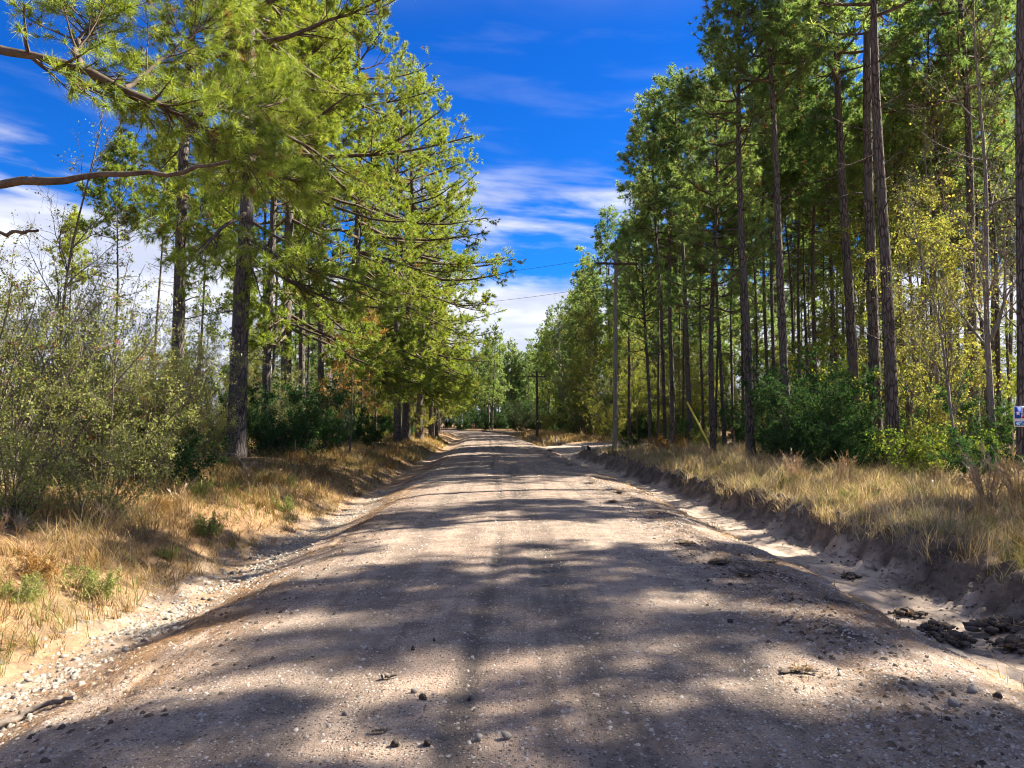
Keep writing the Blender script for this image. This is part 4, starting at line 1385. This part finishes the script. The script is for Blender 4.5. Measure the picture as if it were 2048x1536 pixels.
for i in range(46):
    side = i % 2
    d = 7.5 * (34 / 7.5) ** random.random()
    x = float(centre(d)) + (random.uniform(5.8, 9.5) if side else -random.uniform(4.6, 7.6))
    plant(g1, random.choice([RSS, OLV, OLV, RSS]), 'weed', x, d, 'small leafy weed growing in the right verge grass' if side else 'small leafy weed growing in the left bank grass', 'weed',
          'weeds in the right verge' if side else 'weeds on the left bank', None, random.uniform(0.12, 0.3))

# ------------------------------------------------------------------ stones, gravel, clods, sticks
def ico(sub=1):
    import bmesh
    bm = bmesh.new()
    bmesh.ops.create_icosphere(bm, subdivisions=sub, radius=1.0)
    bm.verts.ensure_lookup_table()
    V = np.array([v.co[:] for v in bm.verts]); T = np.array([[v.index for v in f.verts] for f in bm.faces])
    bm.free()
    return V, T


IV1, IT1 = ico(1)
IV2, IT2 = ico(2)
IV3, IT3 = ico(3)


def rock_mesh(seed, V0, T0, sq=(1, 0.8, 0.55), rough=0.22, facet=5, name='stone'):
    r = np.random.default_rng(seed)
    V = V0 * np.array(sq)
    for _ in range(facet):                      # chop flat faces
        nrm = norm(r.normal(size=3)); c = r.uniform(0.34, 0.72)
        dd = V @ nrm
        V = V - np.maximum(dd - c, 0)[:, None] * nrm
    V = V * (1 + rough * (r.random((len(V), 1)) - 0.5))
    return mk_mesh(name, V, None, T0, {'tint': np.full(len(V), 0.5)})


STONES = [rock_mesh(700 + i, IV1, IT1) for i in range(7)]
rs = random.Random(9)
cnt = 0
while cnt < 300:
    y = rs.uniform(5.2, 13.5)
    u_ = rs.gauss(-3.85, 0.26)
    if u_ < -4.5 or u_ > -3.15: continue
    x = float(centre(y)) + u_
    s = (0.014 + 0.042 * rs.random() ** 2.2) * (0.85 if y < 7 else 1.0)
    o = part('stone', STONES[cnt % 7], M['stone'])
    o.location = (x, y, tz(x, y) + s * rs.uniform(-0.1, 0.3))
    o.rotation_euler = (rs.uniform(-0.5, 0.5), rs.uniform(-0.5, 0.5), rs.uniform(0, 6.28))
    o.scale = (s, s, s)
    tag(o, 'pale angular stone in the gravelly left ditch', 'stone', 'loose stones in the left ditch')
    cnt += 1


def chips(name, label, n, us, ys_, size, mat, seed, tint=None):
    r = np.random.default_rng(seed)
    xs = us + centre(ys_)
    z = terrain(xs, ys_)
    o6 = np.array([[1, 0, -0.3], [0, 1, -0.3], [-1, 0, -0.3], [0, -1, -0.3], [0.3, 0.15, 0.7], [-0.35, -0.1, 0.6]], float)
    f6 = np.array([[0, 1, 4], [1, 5, 4], [1, 2, 5], [2, 3, 5], [3, 4, 5], [3, 0, 4]])
    m = len(xs)
    a = r.uniform(0, 6.28, m)
    shp = o6[None] * (1 + 0.55 * (r.random((m, 6, 1)) - 0.5)) * np.stack([np.ones(m), r.uniform(0.55, 1, m), r.uniform(0.4, 0.9, m)], 1)[:, None, :]
    ca, sa = np.cos(a)[:, None], np.sin(a)[:, None]
    vx = shp[..., 0] * ca - shp[..., 1] * sa
    vy = shp[..., 0] * sa + shp[..., 1] * ca
    vz = shp[..., 2] + shp[..., 0] * r.uniform(-0.3, 0.3, m)[:, None]
    V = np.stack([vx, vy, vz], -1) * size[:, None, None] + np.stack([xs, ys_, z + size * 0.12], -1)[:, None, :]
    T = (np.arange(m)[:, None, None] * 6 + f6[None]).reshape(-1, 3)
    tn = r.random(m) if tint is None else tint
    o = part(name, mk_mesh(name, V.reshape(-1, 3), None, T, {'tint': np.repeat(tn, 6)}), mat)
    tag(o, label, 'gravel', None, 'stuff')


r = np.random.default_rng(31)
n = 9000
ys_ = 4.0 * (24 / 4.0) ** (r.random(n)); us = r.normal(size=n) * 0.27 - 3.82
kk = fbm(us * 1.6, ys_ * 1.1, 333, 3) + r.normal(size=n) * 0.08 > -0.14
us, ys_ = us[kk], ys_[kk]; n = len(us)
chips('ditch_gravel', 'small pale stones filling the left ditch', n, us, ys_, 0.007 + 0.034 * r.random(n) ** 2.2, M['stone'], 1, 1.15 * r.random(n) ** 0.8 - 0.1)
n = 24000
ys_ = 3.0 * (30 / 3.0) ** (r.random(n) ** 1.15); us = r.uniform(-3.3, 3.9, n)
us = np.where(r.random(n) < 0.4, 2.6 + r.normal(size=n) * 0.75, us)
k = (us < 3.9) & (us > -3.4)
us, ys_ = us[k], ys_[k]
sz = 0.005 + 0.014 * r.random(len(us)) ** 3 + 0.0006 * ys_
chips('road_gravel', 'fine gravel chips strewn over the road', len(us), us, ys_, sz, M['chip'], 2)
n = 1500
ys_ = 3.2 * (40 / 3.2) ** (r.random(n)); us = np.where(r.random(n) < 0.7, 2.45 + r.normal(size=n) * 0.35, -2.6 + r.normal(size=n) * 0.4)
chips('soil_crumbs', 'dark crumbs of soil along the edges of the road', n, us, ys_, r.uniform(0.01, 0.035, n), M['clod'], 3)
n = 2200
ys_ = 6 * (44 / 6.0) ** (r.random(n)); us = 5.45 - np.abs(r.normal(size=n)) * 0.35
chips('bank_crumbs', 'dark crumbs of soil fallen from the right bank', n, us, ys_, 0.006 + 0.03 * r.random(n) ** 2.5, M['clod'], 4)
# pine straw lying on the left shoulder and the right gravel
def straw(name, label, mat, n, u_mu, u_sd, y0, y1, seed):
    r = np.random.default_rng(seed)
    ys_ = y0 * (y1 / y0) ** r.random(n); us = u_mu + r.normal(size=n) * u_sd
    xs = us + centre(ys_)
    k = fbm(xs * 2.2, ys_ * 0.7, 98, 3) + r.normal(size=n) * 0.08 > -0.02
    xs, ys_ = xs[k], ys_[k]
    m = len(xs)
    a = r.uniform(0, 6.28, m); L = r.uniform(0.06, 0.17, m)
    dx, dy = np.cos(a) * L, np.sin(a) * L
    z0 = terrain(xs, ys_) + 0.006; z1 = terrain(xs + dx, ys_ + dy) + 0.008 + 0.03 * r.random(m)
    w2 = 0.0016 + 0.00022 * ys_
    nx, ny = -np.sin(a) * w2, np.cos(a) * w2
    V = np.stack([np.stack([xs - nx, ys_ - ny, z0], 1), np.stack([xs + nx, ys_ + ny, z0], 1), np.stack([xs + dx, ys_ + dy, z1], 1)], 1).reshape(-1, 3)
    o = part(name, mk_mesh(name, V, None, np.arange(m * 3).reshape(-1, 3), {'tint': np.repeat(r.random(m), 3)}), mat)
    tag(o, label, 'pine straw', None, 'stuff')


M['straw'] = leaf_mat('fallen_pine_straw', (0.085, 0.045, 0.025), (0.19, 0.105, 0.055), (0.31, 0.20, 0.11), 0.15, 0.0)
straw('pine_straw', 'rust-brown pine straw drifted along the left shoulder', M['straw'], 17000, -3.0, 0.45, 3.2, 40, 1)
straw('pine_straw', 'rust-brown pine straw mixed into the right gravel shoulder', M['straw'], 16000, 2.9, 0.7, 3.4, 30, 2)
straw('pine_straw', 'rust-brown pine straw lying on the left bank', M['straw'], 30000, -7.0, 1.2, 9, 40, 3)

# single stones on the road
BIG = [rock_mesh(740 + i, IV2, IT2, (1, 0.75, 0.6), 0.07, 16, 'rock') for i in range(4)]


def ground_at(px, py):
    """where the view ray through a photo pixel meets the ground"""
    d = 2.5 * 1.0025 ** np.arange(1500)
    p1_ = wp(px, py, 1.0) - np.array((0, 0, CAM_H))
    xs, zs = p1_[0] * d, CAM_H + p1_[2] * d
    k = int(np.argmax(zs <= terrain(xs, d)))
    return float(xs[k]), float(d[k])


ROCKS = [(1012, 1478, 0.042, 'pale two-faced rock lying alone on the road, lower centre'), (957, 1482, 0.036, 'rounded grey rock left of the pale two-faced road rock'),
         (855, 1492, 0.040, 'dark stone on the shaded road, right of two at lower left centre'), (792, 1494, 0.042, 'dark stone on the shaded road, left of two at lower left centre'),
         (846, 1400, 0.036, 'dark stone in a small heap at the sunlit patch edge'), (828, 1386, 0.032, 'pale stone in a small heap at the sunlit patch edge'),
         (938, 1402, 0.028, 'dark flat stone between the two wheel tracks'), (868, 1282, 0.026, 'reddish stone beside a chip of bark mid road'),
         (826, 1300, 0.030, 'pale lump of gravel left of the reddish stone'), (1908, 1412, 0.05, 'bluish grey cobble in the right shoulder gravel'),
         (1995, 1396, 0.046, 'dark cobble at the right edge shoulder'), (1460, 1246, 0.045, 'smooth round stone among dark clods right of the wheel track'),
         (1945, 1386, 0.05, 'pale cobble near the washed sand on the right'), (735, 1300, 0.028, 'small white stone on the sunlit left lane'),
         (690, 1430, 0.03, 'small stone on the sunlit patch at lower left')]
for i, (px, py, s, lb) in enumerate(ROCKS):
    x, y = ground_at(px, py)
    o = part('rock', BIG[i % 4], M['stone'] if 'dark' not in lb and 'reddish' not in lb else M['clod'])
    o.location = (x, y, tz(x, y) + s * 0.35)
    o.scale = (s, s, s)
    o.rotation_euler = (0.2 * i, 0.1 * i, 1.3 * i)
    tag(o, lb, 'rock', 'single rocks on the road')


def clod_mesh(seed):
    """a crumbly heap of small soil lumps"""
    r = np.random.default_rng(seed)
    A = Acc()
    for q in range(80):
        a, rr = r.uniform(0, 6.28), abs(r.normal()) * 0.55
        sz = (0.04 + 0.20 * r.random() ** 2) * (1.15 - 0.6 * min(rr, 1))
        V = IV1 * np.array((1, r.uniform(0.7, 1), r.uniform(0.65, 1.0))) * (1 + 0.5 * (r.random((len(IV1), 1)) - 0.5)) * sz
        A.add(V + np.array((math.cos(a) * rr * 1.1, math.sin(a) * rr * 0.7, max(0, 0.30 * (1 - rr * 1.2)) * r.random())), None, IT1, np.full(len(V), r.random()))
    return A.mesh('lump')


CLODS = [clod_mesh(760 + i) for i in range(5)]
CL = [(1815, 1232, 0.24, 'dark mud clod at the water edge in the right ditch, nearest the road'), (1870, 1262, 0.30, 'broken dark mud lump in the middle of the right ditch'),
      (1912, 1288, 0.32, 'long dark mud lump with roots in the right ditch'), (2005, 1262, 0.40, 'large dark mud mound by the right bank at the frame edge'),
      (2025, 1300, 0.34, 'dark mud lump at the right frame edge'), (1700, 1156, 0.22, 'reddish root clump lying on the washed sand'),
      (1240, 985, 0.42, 'dark rooty clod on the right road edge, far end of the row'), (1225, 1006, 0.36, 'dark clod second in the row on the right road edge'),
      (1440, 1128, 0.26, 'dark grassy clod on the right half of the road, left of two'), (1490, 1148, 0.28, 'dark grassy clod on the right half of the road, right of two'),
      (1372, 1090, 0.20, 'small dark clod heap in the middle of the right half of the road'), (1600, 1345, 0.17, 'flattened tuft of dark turf on the right shoulder gravel'),
      (1180, 968, 0.4, 'dark clod beside the far ruts on the right'), (1100, 903, 0.7, 'dark clump at the mouth of the sandy turn-off'),
      (690, 1022, 0.30, 'dark turf lump in the left ditch'), (1540, 1126, 0.14, 'small clod at the lip of the right road edge'),
      (1215, 940, 0.5, 'dark crumbled lump on the far right shoulder')]
tuft_proto = stalk_clump(611, 14, 0.35)
for i, (px, py, s, lb) in enumerate(CL):
    x, y = ground_at(px, py)
    e = empty('soil_clod', (x, y, tz(x, y)), 0.9 * i)
    tag(e, lb, 'clod')
    o = part('lump', CLODS[i % 5], M['clod'], e)
    o.location = (0, 0, s * 0.08)
    o['kind'] = 'stuff'
    if y > 13: s *= 0.62
    s *= 1.05 if i < 5 else 1.0
    o.scale = (s * 1.15, s, s * (0.75 if i < 6 else 0.26))
    if i not in (9, 12, 16):
        t_ = part('roots', tuft_proto['plumes'], M['stalk'], e)
        t_.scale = (s * 2.2, s * 2.2, s * 1.1)


def stick(name, pts, r0, r1, mat, label, cat='stick', forks=0, seed=0):
    r = np.random.default_rng(seed)
    P = np.array(pts, float)
    tt = np.linspace(0, 1, len(P))
    n = 12
    S = np.stack([np.interp(np.linspace(0, 1, n), tt, P[:, q]) for q in range(3)], 1)
    S[1:-1] += r.normal(size=(n - 2, 3)) * r0 * 0.5
    base = S[0].copy()
    S -= base
    R = np.linspace(r0, r1, n) * (1 + 0.15 * r.normal(size=n))
    A = Acc()
    V, Q = tubes(S[None], R[None], 7)
    A.add(V, Q)
    A.add(np.array([S[0], *V[:7]]), None, np.array([[0, 1 + (q + 1) % 7, 1 + q] for q in range(7)]))
    A.add(np.array([S[-1], *V[-7:]]), None, np.array([[0, 1 + q, 1 + (q + 1) % 7] for q in range(7)]))
    if forks:
        C, CR = spawn(r, S[None], R[None], forks, 0.3, 0.95, 25, 60, 0.25, 0.7, 5, 0.1, 0.15)
        V, Q = tubes(C, CR, 4); A.add(V, Q)
    o = part(name, A.mesh(name, True), mat)
    o.location = base
    tag(o, label, cat)
    return o


def gp(px, py, dz=0.02):
    x, y = ground_at(px, py)
    return (x, y, tz(x, y) + dz)


stick('fallen_branch', [gp(-30, 1475, 0.035), gp(45, 1440, 0.04), gp(95, 1416, 0.035), gp(150, 1404, 0.03)], 0.030, 0.014, M['wood_grey'], 'dark fallen branch lying at the lower left corner of the road edge', 'branch')
stick('stick', [gp(764, 1361), gp(793, 1357)], 0.014, 0.010, M['wood_grey'], 'short dark stick on the shaded road, left of the wheel tracks', seed=1)
stick('stick', [gp(744, 1470), gp(775, 1466)], 0.010, 0.008, M['wood_grey'], 'split piece of bark on the sunlit lower road', seed=2)
stick('stick', [gp(1080, 1174, 0.01), gp(1112, 1173, 0.012)], 0.006, 0.005, M['wood_grey'], 'thin twig across the right wheel track', seed=3)
stick('stick', [gp(1650, 1200, 0.02), gp(1700, 1212, 0.03)], 0.022, 0.012, M['wood_grey'], 'dark stick at the lip of the right ditch', seed=4)
stick('stick', [gp(1555, 1252, 0.02), gp(1585, 1242, 0.04)], 0.02, 0.012, M['stalk'], 'tan piece of broken wood on the right shoulder', seed=5)
x0 = rt(395, 20)
for i, (a, b, c, lb) in enumerate([((510, 960), (470, 905), (430, 912), 'pale bare dead branch arching off the thickest left trunk base'), ((440, 915), (395, 850), (372, 838), 'pale dead twig rising left of the thickest left trunk'),
                                   ((590, 950), (592, 905), (590, 880), 'single dry weed stem on the pine-straw bank')]):
    p0 = np.array(gp(*a, -0.03)); dd = p0[1]
    stick('dead_branch', [p0, wp(*b, dd + 0.4), wp(*c, dd + 0.8)], 0.014, 0.006, M['bark_pale'], lb, 'branch', 9 if i < 2 else 3, 10 + i)

# ------------------------------------------------------------------ utility poles, wires, guy
def box(A, c, s, rz=0.0, tint=0.5):
    v = np.array([[x, y, z] for x in (-.5, .5) for y in (-.5, .5) for z in (-.5, .5)]) * np.array(s)
    ca, sa = math.cos(rz), math.sin(rz)
    v = np.stack([v[:, 0] * ca - v[:, 1] * sa, v[:, 0] * sa + v[:, 1] * ca, v[:, 2]], 1) + np.array(c)
    q = [[0, 1, 3, 2], [4, 6, 7, 5], [0, 4, 5, 1], [2, 3, 7, 6], [0, 2, 6, 4], [1, 5, 7, 3]]
    A.add(v, np.array(q), None, np.full(8, tint))


def lathe(A, base, prof, sides=12):
    P = np.array([[base[0], base[1], base[2] + z] for r_, z in prof])[None]
    R = np.array([r_ for r_, z in prof])[None]
    th = np.arange(sides) * 2 * math.pi / sides
    V = np.concatenate([np.stack([base[0] + r_ * np.cos(th), base[1] + r_ * np.sin(th), np.full(sides, base[2] + z)], 1) for r_, z in prof])
    n = len(prof)
    Q = np.array([[j * sides + k, j * sides + (k + 1) % sides, (j + 1) * sides + (k + 1) % sides, (j + 1) * sides + k] for j in range(n - 1) for k in range(sides)])
    A.add(V, Q)
    A.add(np.array([[base[0], base[1], base[2] + prof[-1][1]], *V[-sides:]]), None, np.array([[0, 1 + k, 1 + (k + 1) % sides] for k in range(sides)]))


def utility_pole(x, y, H, label, mat, arm=2.4, dia=0.27, lean=0.0, near=True):
    z = tz(x, y)
    e = empty('utility_pole', (x, y, z))
    e.rotation_euler[1] = lean
    tag(e, label, 'utility pole')
    A = Acc()
    hs_ = np.linspace(-0.4, H, 12)
    P = np.stack([0.02 * np.sin(hs_ * 0.6), 0 * hs_, hs_], 1)
    V, Q = tubes(P[None], np.linspace(dia / 2, dia / 2 * 0.62, 12)[None], 14)
    A.add(V, Q)
    A.add(np.array([P[-1] + (0, 0, 0.03), *V[-14:]]), None, np.array([[0, 1 + q, 1 + (q + 1) % 14] for q in range(14)]))
    part('post', A.mesh('post', True), mat, e)
    A = Acc(); box(A, (0.0, -dia * 0.45, H - 0.62), (arm, 0.09, 0.115), 0.0)
    ca = part('crossarm', A.mesh('crossarm'), M['pole_dark'], e)
    for sx in (-1, 1):
        A = Acc()
        p = np.array([[sx * 0.62, -dia * 0.45 - 0.06, H - 0.66], [sx * 0.03, -dia * 0.5, H - 1.25]])
        V, Q = tubes(p[None], np.full((1, 2), 0.014), 5)
        A.add(V, Q)
        part('brace', A.mesh('brace'), M['metal'], e)
    for ox in ((-arm / 2 + 0.12), (-arm / 2 + 0.55), (arm / 2 - 0.5), (arm / 2 - 0.12)):
        A = Acc()
        lathe(A, (ox, -dia * 0.45, H - 0.56), [(0.012, 0), (0.012, 0.10), (0.05, 0.11), (0.055, 0.15), (0.035, 0.17), (0.045, 0.20), (0.03, 0.24), (0.01, 0.25)])
        part('insulator', A.mesh('insulator', True), M['porcelain'], ca)
    if near:
        for ox in (-arm / 2 + 0.25, -arm / 2 + 0.72):
            A = Acc()
            lathe(A, (ox, -dia * 0.45, H - 1.25), [(0.01, 0), (0.05, 0.01), (0.055, 0.12), (0.03, 0.16), (0.055, 0.20), (0.055, 0.3), (0.02, 0.34), (0.012, 0.57)])
            part('fuse_cutout', A.mesh('fuse_cutout', True), M['porcelain'], ca)
    A = Acc(); box(A, (0.02, -dia * 0.49, 1.75), (0.13, 0.012, 0.09))
    part('number_plate', A.mesh('number_plate'), M['metal'], e)
    return e, z


PD1 = 42.0
PX1 = rt(1229, PD1)
p1, pz1 = utility_pole(PX1, PD1, 10.9, 'weathered grey-green wooden utility pole beside the sandy turn-off', M['pole'], 2.3, 0.30, 0.014)
PD2 = 88.0
PX2 = rt(1074, PD2)
p2, pz2 = utility_pole(PX2, PD2, 7.5, 'dark distant utility pole with a crossarm beside the far right verge', M['pole_dark'], 2.1, 0.34, 0.0, False)


def wire(name, a, b, sag, r_, label, cat='wire', n=24):
    a, b = np.array(a), np.array(b)
    t = np.linspace(0, 1, n)[:, None]
    P = a * (1 - t) + b * t
    P[:, 2] -= (4 * t * (1 - t))[:, 0] * sag
    base = a.copy()
    A = Acc()
    V, Q = tubes((P - base)[None], np.full((1, n), r_), 5)
    A.add(V, Q)
    o = part(name, A.mesh(name, True), M['wire'])
    o.location = base
    tag(o, label, cat)
    return o


topx = PX1 + 10.3 * 0.014
wire('overhead_wire', (topx - 1.03, PD1 - 0.13, pz1 + 10.60), (-16, 47.5, 10.9), 0.75, 0.009, 'upper overhead wire running left from the near pole across the road')
wire('overhead_wire', (PX1 + 0.13, PD1 - 0.16, pz1 + 9.2), (-16, 47, 9.2), 0.85, 0.009, 'lower overhead wire running left from the near pole across the road')
wire('overhead_wire', (topx - 1.03, PD1 - 0.13, pz1 + 10.58), (PX2 - 0.93, PD2 - 0.15, pz2 + 7.1), 0.5, 0.012, 'overhead wire running from the near pole to the distant pole')
ga = np.array(gp(1428, 905, 0.0)); ga = np.array((rt(1427, 34.5), 34.5, 0)); ga[2] = tz(ga[0], ga[1])
gt = np.array((PX1 + 0.25, PD1 - 0.1, pz1 + 9.9))
dirg = (gt - ga) / np.linalg.norm(gt - ga)
e = empty('guy_wire', ga)
tag(e, 'guy wire with a yellow plastic guard anchoring the near utility pole', 'guy wire')
A = Acc(); V, Q = tubes(np.stack([-dirg * 0.2, gt - ga])[None], np.full((1, 2), 0.009), 5); A.add(V, Q)
part('cable', A.mesh('cable'), M['wire'], e)
A = Acc(); V, Q = tubes(np.stack([dirg * 0.35, dirg * 1.5, dirg * 3.05])[None], np.array([[0.045, 0.045, 0.045]]), 8); A.add(V, Q)
part('guard', A.mesh('guard', True), M['guard'], e)

# markers and pipe end at the turn-off
for i, (px, py, h, wd, lb) in enumerate([(1087, 872, 0.8, 0.08, 'thin pale marker post at the edge of the sandy turn-off'), (1112, 872, 0.6, 0.16, 'short white utility pedestal at the edge of the sandy turn-off')]):
    d = 62.5
    x = rt(px, d); z = tz(x, d)
    e = empty('marker_post', (x, d, z)); tag(e, lb, 'marker post')
    A = Acc(); box(A, (0, 0, h / 2 - 0.1), (wd, wd * 0.8, h + 0.2)); part('post', A.mesh('post'), M['pale_post'], e)
    A = Acc(); lathe(A, (0, 0, h), [(wd * 0.75, 0), (wd * 0.72, 0.05), (wd * 0.3, 0.10)], 8); part('cap', A.mesh('cap'), M['concrete'], e)
cx, cy_ = rt(1174, 45.2), 45.2
e = empty('culvert_pipe', (cx, cy_, tz(cx, cy_))); tag(e, 'grey end of a culvert pipe under the sandy turn-off', 'culvert pipe')
A = Acc()
P = np.array([[0, -0.1, 0.02], [0, 1.9, 0.02]])
V, Q = tubes(P[None], np.full((1, 2), 0.20), 20); A.add(V, Q); V, Q = tubes(P[None], np.full((1, 2), 0.165), 20); A.add(V, Q[:, ::-1])
part('barrel', A.mesh('barrel', True), M['concrete'], e)

# ------------------------------------------------------------------ the sign at the right edge
SD = 16.8
s0 = wp(2027, 812, SD); s1 = wp(2027, 853.5, SD)
sh = s0[2] - s1[2]; sw = sh * 1.34
e = empty('property_sign', (s0[0], SD, s1[2]))
tag(e, 'blue, white and red sign with a star fixed to the pine at the right edge', 'sign')
A = Acc(); box(A, (sw / 2, 0.01, sh / 2), (sw, 0.012, sh)); part('board', A.mesh('board'), M['white_paint'], e)


def panel(name, x0, x1, z0, z1, mat, dy=0.0):
    A = Acc(); box(A, ((x0 + x1) / 2 * sw, 0.002 - dy, (z0 + z1) / 2 * sh), ((x1 - x0) * sw, 0.008, (z1 - z0) * sh))
    return part(name, A.mesh(name), mat, e)


bf = panel('blue_field', 0.035, 0.27, 0.40, 0.945, M['sign_blue'])
panel('red_stripe', 0.29, 0.965, 0.41, 0.50, M['sign_red'])
panel('blue_strip', 0.29, 0.965, 0.60, 0.64, M['sign_blue'])
pb = panel('phone_band', 0.035, 0.965, 0.055, 0.255, M['sign_teal'])
A = Acc()
pts = [(0.0, 0.0)]
for q in range(10):
    rr = 0.062 if q % 2 == 0 else 0.025
    an = math.pi / 2 + q * math.pi / 5
    pts.append((rr * math.cos(an), rr * math.sin(an)))
A.add(np.array([[a, 0, b] for a, b in pts]), None, np.array([[0, 1 + (q + 1) % 10, 1 + q] for q in range(10)]))
o = part('star', A.mesh('star'), M['white_paint'], bf, (0.152 * sw, -0.006, 0.66 * sh))


def lettering(body, x0, z0, size, mat, bold=0.0, sx=1.0):
    cu = bpy.data.curves.new('lettering', 'FONT')
    cu.body = body
    cu.size = size
    cu.extrude = 0.0015
    cu.offset = bold
    tmp = bpy.data.objects.new('tmp', cu)
    COL.objects.link(tmp)
    bpy.context.view_layer.update()
    me = bpy.data.meshes.new_from_object(tmp.evaluated_get(bpy.context.evaluated_depsgraph_get()))
    bpy.data.objects.remove(tmp)
    me.name = 'lettering'
    me.materials.clear()
    me.materials.append(mat)
    o = bpy.data.objects.new('lettering', me)
    COL.objects.link(o)
    o.parent = e
    o.location = (x0 * sw, -0.0055, z0 * sh)
    o.rotation_euler = (math.pi / 2, 0, 0)
    o.scale = (sx, 1, 1)
    return o


lettering('FOR', 0.31, 0.69, sh * 0.34, M['sign_red'], 0.004, 1.1)
lettering('SALE', 0.31, 0.515, sh * 0.11, M['sign_red'], 0.001)
lettering('409-88', 0.06, 0.085, sh * 0.21, M['sign_pale'], 0.003).parent = pb
